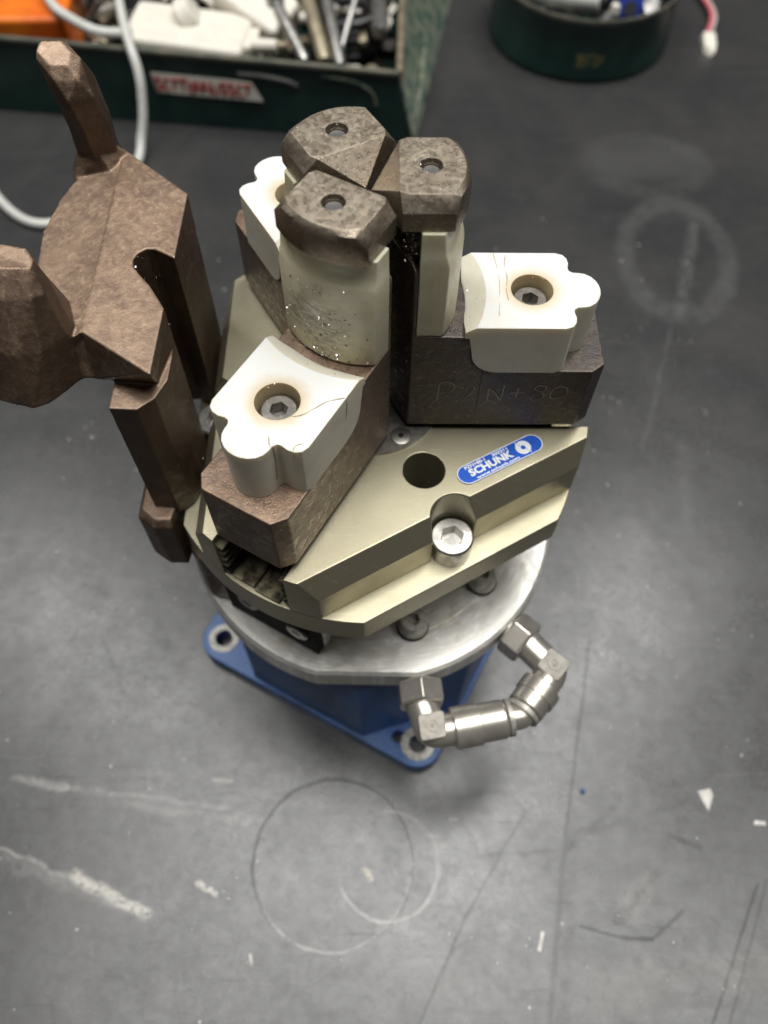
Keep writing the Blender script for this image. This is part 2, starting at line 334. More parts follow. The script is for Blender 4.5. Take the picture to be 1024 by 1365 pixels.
def obj(name, bm, mat, parent=None, base=(0, 0, -10), rot=0.0, bevel=0.0, seg=2, ang=35, remesh=0.0, smooth=True, sharp=None):
    """links ONE mesh; vertices are given in units, base is the thing's origin (units)"""
    bmesh.ops.recalc_face_normals(bm, faces=bm.faces)
    b = Vector(base)
    for v in bm.verts: v.co = (v.co-b)*U
    me = bpy.data.meshes.new(name); bm.to_mesh(me); bm.free()
    if smooth:
        me.shade_smooth()
        if not remesh: me.set_sharp_from_angle(angle=rad(sharp or (ang if not bevel else 60)))
    me.materials.append(MT[mat] if isinstance(mat, str) else mat)
    o = bpy.data.objects.new(name, me); col.objects.link(o)
    if parent: o.parent = parent
    else: o.location = W(*base)
    if rot: o.rotation_euler.z = rot
    if remesh:
        r = o.modifiers.new('remesh', 'REMESH'); r.mode = 'VOXEL'; r.voxel_size = remesh*U; r.use_smooth_shade = True
        s = o.modifiers.new('smooth', 'SMOOTH'); s.factor = 0.5; s.iterations = 2
    if bevel:
        w = o.modifiers.new('bevel', 'BEVEL'); w.width = bevel*U; w.segments = seg; w.limit_method = 'ANGLE'; w.angle_limit = rad(ang)
        w.harden_normals = True; w.use_clamp_overlap = True
    return o
def tag(o, label, cat, group=None, kind=None):
    o['label'] = label
    if cat: o['category'] = cat
    if group: o['group'] = group
    if kind: o['kind'] = kind
    return o
def text_bm(s, size, bold=0.0, space=1.0):
    cu = bpy.data.curves.new('t', 'FONT'); cu.body = s; cu.size = size; cu.extrude = 0.03; cu.offset = bold; cu.space_character = space; cu.resolution_u = 3
    o = bpy.data.objects.new('t', cu); col.objects.link(o)
    dg = bpy.context.evaluated_depsgraph_get(); dg.update()
    me = bpy.data.meshes.new_from_object(o.evaluated_get(dg)); bm = bmesh.new(); bm.from_mesh(me)
    bpy.data.objects.remove(o, do_unlink=True); bpy.data.meshes.remove(me); return bm
def fit(bm, x0, x1, y0, h):
    xs = [v.co.x for v in bm.verts]; ys = [v.co.y for v in bm.verts]
    a, b, c, d = min(xs), max(xs), min(ys), max(ys)
    for v in bm.verts: v.co.x = x0+(v.co.x-a)/(b-a)*(x1-x0); v.co.y = y0+(v.co.y-c)/(d-c)*h
def join(dst, src):
    me = bpy.data.meshes.new('j'); src.to_mesh(me); dst.from_mesh(me); bpy.data.meshes.remove(me); src.free()

# ------------------------------------------------------------------ bench top
def group_stroke():
    g = bpy.data.node_groups.new('stroke', 'ShaderNodeTree')
    for nm, ty in (('P', 'NodeSocketVector'), ('A', 'NodeSocketVector'), ('B', 'NodeSocketVector'), ('W', 'NodeSocketFloat')): g.interface.new_socket(nm, in_out='INPUT', socket_type=ty)
    g.interface.new_socket('Mask', in_out='OUTPUT', socket_type='NodeSocketFloat')
    t = NT(g); i = t.node('NodeGroupInput'); o = t.node('NodeGroupOutput')
    pa = t.vmath('SUBTRACT', i.outputs[0], i.outputs[1]); ba = t.vmath('SUBTRACT', i.outputs[2], i.outputs[1])
    h = t.math('DIVIDE', t.vmath('DOT_PRODUCT', pa, ba), t.vmath('DOT_PRODUCT', ba, ba), clamp=True)
    d = t.vmath('LENGTH', t.vmath('SUBTRACT', pa, t.vmath('SCALE', ba, scale=h)))
    t.link(t.remap(d, i.outputs[3], t.math('MULTIPLY', i.outputs[3], 0.15)), o.inputs[0]); return g
def table_mat():
    m, t, b, vec = newmat('scuffed_dark_laminate')
    gs = group_stroke()
    tc = t.node('ShaderNodeTexCoord').outputs['Object']
    P0 = t.vmath('MULTIPLY', tc, (1/U, 1/U, 0))
    nz = t.node('ShaderNodeTexNoise'); t.link(P0, nz.inputs['Vector']); nz.inputs['Scale'].default_value = 0.09; nz.inputs['Detail'].default_value = 5
    P = t.vmath('ADD', P0, t.vmath('MULTIPLY', t.vmath('SUBTRACT', nz.outputs['Color'], (.5, .5, .5)), (7, 7, 0)))
    P2 = t.vmath('ADD', P0, t.vmath('MULTIPLY', t.vmath('SUBTRACT', nz.outputs['Color'], (.5, .5, .5)), (2, 2, 0)))
    def nU(s, d=4, r=0.6, dist=0.0): return t.noise(P0, s, d, r, dist)
    cloud = nU(0.011, 5, 0.62, 0.6); fine = nU(0.35, 5, 0.7); grime = nU(0.06, 5, 0.7, 1.2); rough_n = nU(0.03, 5, 0.6)
    c = t.mix(t.remap(cloud, 0.32, 0.68), (0.031, 0.031, 0.0325), (0.044, 0.0435, 0.043))
    c = t.mix(t.math('MULTIPLY', t.remap(fine, 0.45, 0.75), 0.2), c, (0.078, 0.076, 0.073))
    c = t.mix(t.math('MULTIPLY', t.remap(grime, 0.58, 0.74), 0.5), c, (0.030, 0.030, 0.032))
    c = t.mix(t.math('MULTIPLY', t.remap(nU(0.045, 6, 0.75, 0.8), 0.60, 0.78), 0.3), c, (0.13, 0.125, 0.115))
    # fine hair scratches in two directions
    hair = []
    for ang, st, cl in ((0.25, 0.35, (0.13, 0.127, 0.12)), (-1.1, 0.25, (0.12, 0.117, 0.11)), (1.9, 0.5, (0.018, 0.018, 0.018)), (1.33, 0.6, (0.015, 0.015, 0.015)), (1.72, 0.4, (0.12, 0.117, 0.11)), (2.7, 0.35, (0.11, 0.107, 0.10)), (0.9, 0.45, (0.016, 0.016, 0.016))):
        mp = t.node('ShaderNodeMapping'); t.link(P, mp.inputs[0]); mp.inputs['Rotation'].default_value = (0, 0, ang); mp.inputs['Scale'].default_value = (0.007, 0.62, 1); mp.inputs['Location'].default_value = (ang*37, ang*91, 0)
        s = t.noise(mp.outputs[0], 1.0, 3, 0.6)
        c = t.mix(t.math('MULTIPLY', t.remap(s, 0.66, 0.72), st), c, cl)
        if cl[0] < .03: hair.append(t.math('MULTIPLY', t.remap(s, 0.64, 0.72), st))
    brk = t.remap(nU(0.11, 6, 0.75), 0.28, 0.66); brk2 = t.remap(nU(0.35, 5, 0.7), 0.33, 0.6)
    dm = []
    def stroke(c, A, B, w, amt, colr, breakup=None, src=P):
        g = t.node('ShaderNodeGroup'); g.node_tree = gs; t.link(src, g.inputs[0])
        g.inputs[1].default_value = A+(0,); g.inputs[2].default_value = B+(0,); g.inputs[3].default_value = w
        k = t.math('MULTIPLY', g.outputs[0], amt)
        if breakup is not None: k = t.math('MULTIPLY', k, breakup)
        if colr == dark: dm.append(k)
        return t.mix(k, c, colr)
    dark = (0.014, 0.014, 0.015); pale, chalk, dark = (0.26, 0.255, 0.24), (0.50, 0.47, 0.41), (0.014, 0.014, 0.015)
    for A, B, w, amt, cl, bk in [
        ((-178, -98.8), (-151, -102), 3.2, .8, pale, brk), ((-151, -102), (-128, -104), 2.6, .6, pale, brk), ((-128, -104), (-70, -110), 2.0, .5, pale, brk), ((-120, -110), (-60, -116), 3.5, .35, pale, brk),
        ((-182, -130), (-154, -138.6), 1.6, .8, pale, brk), ((-154, -139), (-128, -147), 2.2, .6, pale, brk), ((-139, -143), (-103, -158), 4.2, .85, chalk, brk2), ((-182, -134), (-120, -153), 4.5, .35, pale, brk),
        ((-79, -145), (-72, -149), 2.6, .95, chalk, brk2), ((-52.3, -175.5), (-52, -179), 1.3, .8, chalk, brk2), ((-1, -138), (2, -142), 2.0, .75, (0.5, .42, .28), brk2), ((-78, -96.5), (-68, -98), 1.6, .6, (.4, .36, .28), brk2),
        ((79, -109), (47, -158), 1.0, .5, dark, None), ((47, -158), (20, -210), 1.1, .5, dark, None),
        ((121, -20), (99, -116), 1.5, .55, dark, None), ((99, -116), (83, -200), 2.4, .45, dark, None), ((103, -110), (86, -210), 5.0, .35, dark, brk),
        ((188, -141), (152, -204), 1.1, .7, dark, None), ((193, -139), (160, -204), 1.0, .45, dark, None),
        ((101, -160), (120, -165), 1.1, .8, dark, None), ((120, -165), (134, -165), 1.5, .85, dark, None), ((134, -165), (150, -153), 1.2, .6, dark, None),
        ((52, -130), (92, -128), 1.6, .5, dark, brk), ((100, -122), (160, -104), 2.2, .4, dark, brk), ((30, -104), (70, -100), 3.0, .4, dark, brk), ((88, -134), (122, -108), 3.0, .5, dark, brk), ((150, -120), (163, -125), 2.2, .5, dark, None),
        ((118, -158), (142, -136), 3.0, .5, dark, brk2), ((126, -150), (134, -142), 8.0, .5, (.17, .155, .135), brk), ((134, -178), (150, -176), 9.0, .5, (.055, .055, .055), None), ((112, -186), (190, -176), 16.0, .4, (.12, .115, .105), t.remap(grime, .3, .6, .4, 1)), ((40, -185), (100, -190), 20.0, .3, (.10, .097, .093), None),
        ((41, -114), (46, -114.6), 1.5, .6, (.4, .39, .36), brk2), ((-150, -20), (-128, -58), 2.2, .45, dark, brk), ((-165, 10), (-150, 4), 3.0, .4, dark, brk), ((-120, -14), (-114, -26), 6.0, .3, dark, None), ((-160, -40), (-185, -75), 14.0, .3, (.125, .122, .118), brk),
        ((196, 116), (190, 60), 6, .25, (.12, .12, .12), brk), ((206, 216), (170, 110), 2, .3, (.14, .14, .14), brk)]:
        c = stroke(c, A, B, w, amt, cl, bk, P2 if (cl == dark and bk is None) else P)
    # tool-cut rings and the wiped dust ring
    def ring(c, cen, r, w, amt, colr, sx=1.0, breakup=None, ang=None, src=P, rotz=0.0):
        q = t.vmath('SUBTRACT', src, cen+(0,))
        if rotz:
            mp = t.node('ShaderNodeMapping'); t.link(q, mp.inputs[0]); mp.inputs['Rotation'].default_value = (0, 0, rotz); q = mp.outputs[0]
        q = t.vmath('MULTIPLY', q, (1/sx, 1, 0))
        d = t.math('ABSOLUTE', t.math('SUBTRACT', t.vmath('LENGTH', q), r))
        k = t.math('MULTIPLY', t.remap(d, w, w*0.2), amt)
        if breakup is not None: k = t.math('MULTIPLY', k, breakup)
        if ang is not None: k = t.math('MULTIPLY', k, t.remap(t.vmath('DOT_PRODUCT', q, (cos(ang), sin(ang), 0)), -0.25*r, 0.45*r))
        if colr == dark: dm.append(k)
        return t.mix(k, c, colr)
    c = ring(c, (-16, -134.5), 38.5, 1.3, 0.85, dark, 1.0, None, rad(145), P2)
    c = ring(c, (-16, -134.5), 38.5, 0.9, 0.9, dark, 1.0, None, rad(20), P2)
    c = ring(c, (-16, -134.5), 38.2, 1.1, 0.85, pale, 1.0, brk, rad(-70), P2)
    c = ring(c, (10.5, -136), 24, 1.2, 0.8, pale, 1.0, brk, rad(-80), P2)
    c = ring(c, (11.5, -135), 24, 1.4, 0.5, pale, 1.0, brk, rad(20), P2)
    c = ring(c, (221, 286), 58, 16, 0.42, (0.11, 0.11, 0.108), 0.66, t.remap(grime, .35, .6, .45, 1), None, P, 0.12)
    c = ring(c, (214, 392), 34, 12, 0.22, (0.10, 0.10, 0.098), 1.35, t.remap(grime, .35, .6, .3, 1))
    c = stroke(c, (190, 392), (240, 398), 34, .22, (.13, .13, .128))
    c = stroke(c, (214, 230), (240, 320), 7, .4, (.15, .15, .147), brk)
    t.put(b.inputs['Base Color'], c)
    t.put(b.inputs['Roughness'], t.math('ADD', t.remap(rough_n, 0.3, 0.7, 0.25, 0.31), t.math('MULTIPLY', t.remap(fine, .4, .7), 0.05)))
    dk = None
    for k in dm+hair: dk = k if dk is None else t.math('MAXIMUM', dk, k)
    mott = t.math('ADD', t.math('MULTIPLY', t.remap(grime, 0.3, 0.7), 0.11), t.math('ADD', t.math('MULTIPLY', t.remap(nU(0.15, 6, 0.72, 0.5), 0.3, 0.7), 0.12), t.math('MULTIPLY', t.remap(nU(1.1, 3, 0.6), 0.3, 0.7), 0.08)))
    sp = t.math('MULTIPLY', t.math('ADD', 0.42, mott), t.math('SUBTRACT', 1.0, t.math('MULTIPLY', dk, 0.45)))
    t.put(b.inputs['Specular IOR Level'], sp)
    t.put(b.inputs['Normal'], t.bump(t.math('ADD', t.math('MULTIPLY', fine, 0.5), t.math('MULTIPLY', grime, 1.2)), 0.06, 0.0003))
    return m
bm = bmesh.new(); box(bm, -900, 900, -620, 1250, -60, -10)
tb = obj('workbench_top', bm, table_mat(), None, (0, 0, -10), bevel=2.0); tb['kind'] = 'structure'

# ------------------------------------------------------------------ the gripper unit
AZ = rad(0.89)
G = thing('gripper_unit', (0, 0, -10), 'three-jaw pneumatic gripper with white pads on a metal disc and blue base', 'gripper')
def rotp(poly, a): return [(x*cos(a)-y*sin(a), x*sin(a)+y*cos(a)) for x, y in poly]
# blue base: square flange with rounded corners and a drum
BA = rad(-27.6)
def rsquare(h, r, n=8):
    out = []
    for k, (sx, sy) in enumerate(((1, 1), (-1, 1), (-1, -1), (1, -1))):
        out += circ(sx*(h-r), sy*(h-r), r, n, k*pi/2, (k+1)*pi/2)
    return out
bm = bmesh.new()
holes = [circ(sx*59, sy*59, 4.6, 24) for sx in (1, -1) for sy in (1, -1)]+[circ(48.5, -60.5, 3.0, 16), circ(-48.5, 60.5, 3.0, 16)]
prism(bm, rotp(rsquare(71, 13), BA), -9.9, 0, [rotp(h, BA) for h in holes])
base = obj('base_flange', bm, 'blue', G, bevel=1.2, ang=50)
for sx in (1, -1):
    for sy in (1, -1):
        bm = bmesh.new(); o_ = rotp(circ(sx*59, sy*59, 8.2+0.3*sx, 32), BA); h_ = rotp(circ(sx*59, sy*59, 4.7, 24), BA)
        prism(bm, o_, 0.02, 0.35, [h_]); obj('spot_face', bm, 'bare', base)
bm = bmesh.new()
oc_ = [(69.4, 33), (58, 43), (43, 58), (33, 69.4)]; oc_ = [p for k in range(4) for p in rotp(oc_, k*pi/2)]
loft(bm, [[(x*q, y*q, z) for x, y in rotp(oc_, BA)] for q, z in ((1.0, -1), (0.992, 6), (0.985, 80), (0.96, 86.2))]); obj('base_column', bm, 'blue', G, bevel=1.6, seg=3, ang=20)
# aluminium disc with two flats on the rim
bm = bmesh.new()
pl = []
for i in range(144):
    a = 2*pi*i/144; x, y = 80*cos(a), 80*sin(a); y = max(y, -77.3); pl.append((x, y))
loft(bm, [[(x*.985, y*.985, 86) for x, y in pl], [(x, y, 87.2) for x, y in pl], [(x, y, 98.6) for x, y in pl], [(x*.984, y*.984, 100) for x, y in pl],
          [(x*62.6/80, y*62.6/80, 100) for x, y in pl]], cap=False)
loft(bm, [[(62.6*cos(2*pi*i/96), 62.6*sin(2*pi*i/96), z) for i in range(96)] for z in (99, 100.9)])
disc = obj('mounting_disc', bm, 'alu', G, sharp=25)
for k in range(3):
    for a in (-72, -37):
        a = rad(a+120*k); c = (59.5*cos(a), 59.5*sin(a), 100.9); bm = bmesh.new()
        ring = [(5.9, 0), (6.2, 1.4), (6.0, 6.0), (5.0, 7.6)]
        rr = [[(c[0]+q*cos(2*pi*i/30), c[1]+q*sin(2*pi*i/30), c[2]+h) for i in range(30)] for q, h in ring]
        hx = [[(c[0]+q*cos(pi/3*i), c[1]+q*sin(pi/3*i), c[2]+h) for i in range(6)] for q, h in ((2.9, 0.02), (2.9, 7.6))]
        R = [[bm.verts.new(p) for p in r] for r in rr]
        for A, B in zip(R, R[1:]):
            for i in range(30): bm.faces.new((A[i], A[(i+1) % 30], B[(i+1) % 30], B[i]))
        ht = [bm.verts.new(p) for p in hx[1]]; hb = [bm.verts.new((p[0], p[1], c[2]+4)) for p in hx[1]]
        es = [bm.edges.get((R[-1][i], R[-1][(i+1) % 30])) for i in range(30)]+[bm.edges.new((ht[i], ht[(i+1) % 6])) for i in range(6)]
        bmesh.ops.triangle_fill(bm, edges=es, use_beauty=True)
        for i in range(6): bm.faces.new((ht[(i+1) % 6], ht[i], hb[i], hb[(i+1) % 6]))
        bm.faces.new(hb); bo_ = obj('bolt', bm, 'boltsteel', disc, sharp=40)
        bm = bmesh.new(); prism(bm, circ(c[0], c[1], 6.7, 32), 100.92, 101.05, [circ(c[0], c[1], 5.7, 32)]); obj('bolt_shadow_ring', bm, 'black', disc)  # flat black ring painting the shadow round the bolt foot
# lower body and the block under the front jaw
bm = bmesh.new(); cyl(bm, (0, 0, 100.9), (0, 0, 143), 47, n=72); obj('lower_body', bm, 'alu', G)
fa = AZ-rad(120)
bm = bmesh.new(); box(bm, 44, 66.5, -17, 17.5, 101, 142.9); blk = obj('sensor_block', bm, 'alu', G, rot=fa, bevel=0.5)
bm = bmesh.new(); box(bm, 66.5, 70.5, -26, 17, 101.2, 142.8); cv_ = obj('cover_plate', bm, 'mattblack', G, rot=fa, bevel=0.7)
for tt, zz in ((8.5, 117), (-14, 120)):
    bm = bmesh.new(); cyl(bm, (70.4, tt, zz), (72.0, tt, zz), 4.6, n=28, prof=[(0, 4.8), (0.6, 4.8), (1, 4.2)]); s_ = obj('screw', bm, 'dullscrew', cv_, sharp=30)
    bm = bmesh.new(); cyl(bm, (71.9, tt, zz), (72.15, tt, zz), 2.2, n=6); obj('hex_socket', bm, 'black', s_)
# housing: flange and three sectors
def ne2xy(n, e, k): a = AZ-rad(60)+rad(120)*k; return (n*cos(a)-e*sin(a), n*sin(a)+e*cos(a))
bm = bmesh.new(); RB = 78.5
fl = []
N2 = 67.2; a_ = math.acos(N2/RB)
for k in range(3):
    a0 = AZ-rad(60)+rad(120)*k
    fl += [(RB*cos(a0+a_+(rad(120)-2*a_)*i/24), RB*sin(a0+a_+(rad(120)-2*a_)*i/24)) for i in range(25)]
prism(bm, fl, 143, 157); 
for k in range(3):
    def ring_pts(N, z, k=k):
        # sector outline between two jaw slots with the screw notch in its long side
        P = [(15.65, 0.0)]
        s = 77.3; K1 = (s*.5+13.55*.866, s*.866-13.55*.5)
        e2 = math.sqrt(RB*RB-N*N)
        aK, a2 = math.atan2(K1[1], K1[0]), math.atan2(e2, N)
        arc = [(RB*cos(aK+(a2-aK)*i/6), RB*sin(aK+(a2-aK)*i/6)) for i in range(7)]
        if N < 58: th = math.acos((58-N)/8.6); nt = [(58-8.6*cos(th-2*th*i/20), 8.6*sin(th-2*th*i/20)) for i in range(21)]
        else: nt = [(N, 8.6)]+[(58-8.6*sin(pi*i/18), 8.6*cos(pi*i/18)) for i in range(19)]+[(N, -8.6)]
        P = P+[(n, -e) for n, e in arc]+[(n, -e) for n, e in nt]+[(n, e) for n, e in arc[::-1]]
        return [ne2xy(n, e, k)+(z,) for n, e in P]
    hole = [[ne2xy(37.3+7.15*cos(2*pi*i/36), 7.15*sin(2*pi*i/36), k)+(z,) for i in range(36)] for z in (156.9, 181)]
    loft(bm, [ring_pts(58.5, 156.9), ring_pts(58.5, 171.5), ring_pts(54, 181)], True, [hole])
housing = obj('housing', bm, 'olive', G, bevel=0.55, ang=24)
for k in range(3):          # screws, serrated guide rails, base jaws
    c = ne2xy(57.6, 0, k); bm = bmesh.new(); socket_screw(bm, (c[0], c[1], 157.05), 7.5, 9.2, 4.3, 4.6); obj('cap_screw', bm, 'screw', housing, sharp=40)
    c = ne2xy(37.3, 0, k); bm = bmesh.new(); cyl(bm, (c[0], c[1], 157.02), (c[0], c[1], 158.2), 7.1); obj('bore_floor', bm, 'black', housing)
    ja = AZ+rad(120)*k
    for sd in (1, -1):
        for i in range(5):
            bm = bmesh.new(); z = 158.4+i*4.1; e = 13.5*sd; q = 10.9*sd
            loft(bm, [[(r, e, z), (r, e, z+3.2), (r, q, z+1.9), (r, q, z+1.2)] for r in (24, 76.6)]); obj('guide_rib', bm, 'olive_dirty' if i else 'darksteel', housing, rot=ja)
    bm = bmesh.new(); prism(bm, [(9, 0), (14, 9.2), (66, 9.2), (66, -9.2), (14, -9.2)], 158.5, 184.2); obj('base_jaw', bm, 'darksteel', G, rot=ja, bevel=0.5)
    bm = bmesh.new(); box(bm, 60, 76.8, -9.5, -1.2, 157.05, 158.9); box(bm, 60, 77.4, -0.6, 9.5, 157.05, 158.4); obj('slot_floor', bm, 'olive_dirty', housing, rot=ja, bevel=0.3)
bm = bmesh.new(); cyl(bm, (0, 0, 180.9), (0, 0, 182.0), 26.6, n=72); cover = obj('centre_cover', bm, 'dullscrew', G, sharp=30)
for k in range(3):
    c = ne2xy(21.9, 0, k); bm = bmesh.new(); cyl(bm, (c[0], c[1], 181.9), (c[0], c[1], 182.5), 3.6, n=28, prof=[(0, 3.7), (.7, 3.6), (1, 3.2)]); s_ = obj('cover_screw', bm, 'dullscrew', cover, sharp=30)
    bm = bmesh.new(); cyl(bm, (c[0], c[1], 182.45), (c[0], c[1], 182.62), 1.1, n=6); obj('screw_socket', bm, 'black', s_)
# name plate with its print
pa = math.atan2(13.2, 22.6); pc = (34.1, -33.8)
def npmap(bm, z):
    for v in bm.verts: x, y = v.co.x, v.co.y; v.co = Vector((pc[0]+x*cos(pa)-y*sin(pa), pc[1]+x*sin(pa)+y*cos(pa), z+v.co.z))
bm = bmesh.new(); prism(bm, circ(26.2, 0, 3.75, 20, -pi/2, pi/2)+circ(0, 0, 3.75, 20, pi/2, 3*pi/2), 0, 0.45); npmap(bm, 181.02)
plate = obj('name_plate', bm, 'plateblue', G, bevel=0.15); plate['label'] = 'blue foil plate with silver lettering'
bm = bmesh.new(); o_ = circ(26.2, 0, 3.75, 20, -pi/2, pi/2)+circ(0, 0, 3.75, 20, pi/2, 3*pi/2); i_ = circ(26.2, 0, 3.45, 20, -pi/2, pi/2)+circ(0, 0, 3.45, 20, pi/2, 3*pi/2)
prism(bm, o_, 0.40, 0.50, [i_]); npmap(bm, 181.02); obj('plate_border', bm, 'foilwhite', plate)
for s, x0, x1, y0, h, bold in (('SCHUNK', 0.6, 18.0, -1.55, 3.1, 0.045), ('PZN+80-1', 0.2, 8.3, 1.85, 1.3, 0.035), ('303311', 11.2, 17.4, 1.85, 1.3, 0.035), ('www.schunk.com', 1.8, 19.2, -3.2, 1.2, 0.03)):
    b2 = text_bm(s, 1.0, bold); fit(b2, x0, x1, y0, h)
    for v in b2.verts: v.co.z = 0.50 if v.co.z > 0 else 0.44
    npmap(b2, 181.02); obj('lettering', b2, 'foilwhite', plate, smooth=False)
bm = bmesh.new()            # round emblem of two hooked halves
for sgn in (1, -1):
    o_ = [(2.75*cos(t), 2.75*sin(t)) for t in [rad(-52)+rad(165)*i/20 for i in range(21)]]
    i_ = [(0.85*cos(t), 0.85*sin(t)) for t in [rad(-40)+rad(160)*i/20 for i in range(21)]][::-1]
    pp = [(22.6+sgn*x, 0.1+sgn*y) for x, y in ([(1.5, -3.3)]+o_+[(-0.9, 1.7)]+i_)]
    prism(bm, pp, 0.44, 0.5)
npmap(bm, 181.02); obj('emblem', bm, 'foilwhite', plate, smooth=False)
for k in range(1, 3): pass

# ---- jaws
def arcpts(r, c, t, n=17, sgn=1): 
    a = math.asin(t/r); return [(c+r*cos(-a+2*a*i/(n-1)), r*sin(-a+2*a*i/(n-1))) for i in range(n)]
def make_finger(ang, steel, head_mat, seed, detail):
    rnd = random.Random(seed)
    W2 = 15.4
    prof = [(2, 184), (80, 184), (80, 212.3), (40, 212.3)]+[(40-8.5*sin(pi/2*i/6), 212.3+8.5-8.5*cos(pi/2*i/6)) for i in range(1, 7)]+[(31.5, 227.6), (14.2, 228), (14.2, 252), (12.5, 255), (2, 255)]
    A = bmesh.new(); prism(A, prof, -20, 20, mp=lambda a, b, c: (a, c, b))
    B = bmesh.new(); prism(B, [(4.3, 0), (13.0, -W2), (71.2, -W2), (75.6, -W2+3.4), (75.6, W2-3.4), (71.2, W2), (13.0, W2)], 180, 262)
    S = bool_bm(A, B, 'INTERSECT'); A.free(); B.free()
    # narrow neck under the head
    nk = bmesh.new(); prism(nk, [(5.2, 0), (10, -9.8), (17.6, -10.5), (17.6, 10.5), (10, 9.8)], 252, 267); join(S, nk)
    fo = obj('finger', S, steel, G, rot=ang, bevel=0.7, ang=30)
    # head
    H = bmesh.new(); R, c = 25.0, 2.3
    out = arcpts(R, c, 14.0); pts = []
    for z, ins in ((265.8, 0.3), (266.6, 0), (271.8, 0)): pts += [(x-ins, y*(1-ins/14), z) for x, y in out]
    pts += [(x-1.7, y*11.3/14, 275.5) for x, y in out]
    pts += [(c+24.6*cos(t)-0.3, 24.6*sin(t)*.96, 274.3) for t in [rad(-27+54*i/12) for i in range(13)]]
    for s in (1, -1):
        pts += [(9.2, 14*s, 266), (9.2, 14*s, 271.6), (10.4, 11.3*s, 275.5), (8.4, 10.2*s, 275.4), (6.6, 9.9*s, 271.5)]
    pts += [(1.0, 0, 265.5), (1.0, 0, 267.8), (1.6, 0.8, 268.4)]
    hull(H, pts)
    D = bmesh.new(); cyl(D, (16.6, 0, 272.0), (16.6, 0, 277.5), 2.9, n=28, prof=[(0, 2.85), (.52, 2.85), (.64, 3.15), (1, 4.2)])
    H = bool_bm(H, D, 'DIFFERENCE'); D.free()
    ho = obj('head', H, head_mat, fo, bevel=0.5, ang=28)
    P = bmesh.new(); cyl(P, (16.6, 0, 271.5), (16.6, 0, 273.9), 2.55, n=28, prof=[(0, 2.55), (0.85, 2.55), (1, 2.1)]); obj('dowel_pin', P, 'pin', fo, sharp=30)
    # plastic grip strip, convex outwards
    S2 = bmesh.new(); rings = []
    for z, ins, tw in ((228.05, 0.4, 15.1), (229, 0, 15.3), (254.6, 0, 15.3), (256.2, 0.5, 15.25), (258.0, 0.7, 15.2), (258.7, 1.2, 15.1), (262, 1.6, 15.0), (265.9, 2.0, 14.9)):
        o_ = arcpts(24.0, 3.0, 14.2, 21); rr = [(14.3, -tw)]+[(x-ins, y*tw/14.2) for x, y in o_]+[(14.3, tw)]
        rings.append([(x, y, z) for x, y in rr])
    loft(S2, rings); obj('grip_strip', S2, 'strip_dirty' if seed == 2 else 'strip', fo, bevel=0.35, ang=40)
    # white pad with trefoil outer end
    zt = 232.4; pw = 15.9
    oc = [(29.0+rnd.uniform(-.12, .12), t) for t in [pw-2*pw*i/16 for i in range(17)]]
    nose = [(61.9, 8.4)]+[(63.1+.9*(1-cos(a)), 7.55+.85*(1-sin(a))) for a in (rad(20), rad(55))]
    nose = [(61.9, 13.5), (62.2, 11.4), (61.8, 9.3), (62.0, 8.1), (63.2, 7.3), (65.0, 7.2), (66.8, 6.8), (68.6, 5.6), (69.9, 3.8), (70.6, 1.9), (70.8, 0)]
    pol = [(58.6, -pw), (60.8, -pw+.8)]+[(x, -y) for x, y in nose]+[(x, y) for x, y in nose[::-1][1:]]+[(60.8, pw-.8), (58.6, pw)]+oc
    A = bmesh.new(); prism(A, pol, 205, 240, [circ(49.9, 0, 6.5, 40)])
    pr = [(24, zt), (76, zt), (76, 212.4), (40.5, 212.4)]+[(40.5-8.8*sin(pi/2*i/7), 212.4+8.8-8.8*cos(pi/2*i/7)) for i in range(1, 8)]+[(30.4, 227.8), (24, 228.6)]
    B = bmesh.new(); prism(B, pr, -30, 30, mp=lambda a, b, c: (a, c, b))
    PD = bool_bm(A, B, 'INTERSECT'); A.free(); B.free()
    K = bmesh.new(); cyl(K, (0, 0, 227.0), (0, 0, 233.0), 28.6, 36.6, n=96); PD = bool_bm(PD, K, 'DIFFERENCE'); K.free()
    po = obj('pad', PD, 'pad', fo, bevel=1.0, seg=3, ang=32)
    SC = bmesh.new(); socket_screw(SC, (49.9, 0, 219.2), 5.4, 9.4, 2.8, 4.0, 32, 0.5); obj('pad_screw', SC, 'dullscrew', fo, sharp=40)
    SC = bmesh.new(); cyl(SC, (49.9, 0, 212.6), (49.9, 0, 219.6), 6.45, n=32); obj('pad_seat', SC, 'strip', po)
    return fo, po
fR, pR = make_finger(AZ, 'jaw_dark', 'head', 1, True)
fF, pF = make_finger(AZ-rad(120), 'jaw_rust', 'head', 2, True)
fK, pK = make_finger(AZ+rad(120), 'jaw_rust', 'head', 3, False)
fR['label'] = 'dark steel finger with hand-etched lettering'
# hand-etched PZN+80 on the side of the right jaw
etch = [[(22.4, 197.5), (22.7, 203), (22.9, 206.2), (25, 206.9), (27.2, 206.2), (27.8, 204), (26.6, 202.2), (23.4, 201.4)],
        [(31.1, 203.8), (33.5, 205), (34.3, 203.6), (32, 199.2), (31.6, 198), (34, 198.8), (36.2, 198.4)],
        [(39.2, 197.8), (39.1, 204.2)], [(39.2, 204), (41.5, 201.5), (43.6, 197.6)], [(43.6, 197.6), (44.0, 205.4)],
        [(46.4, 201.6), (50.9, 201.8)], [(48.7, 204), (48.5, 199.4)],
        [(57.8, 205), (55, 205.3), (54.3, 203.6), (57, 201.8), (57.6, 199.6), (55.4, 197.9), (53.7, 198.6), (54.6, 201), (57.4, 203.2), (57.8, 205)],
        [(60.4, 204), (62.5, 205), (64.8, 204), (65, 201.6), (63.4, 199.3), (60.8, 198.8), (59.6, 200.6), (60.4, 204)]]
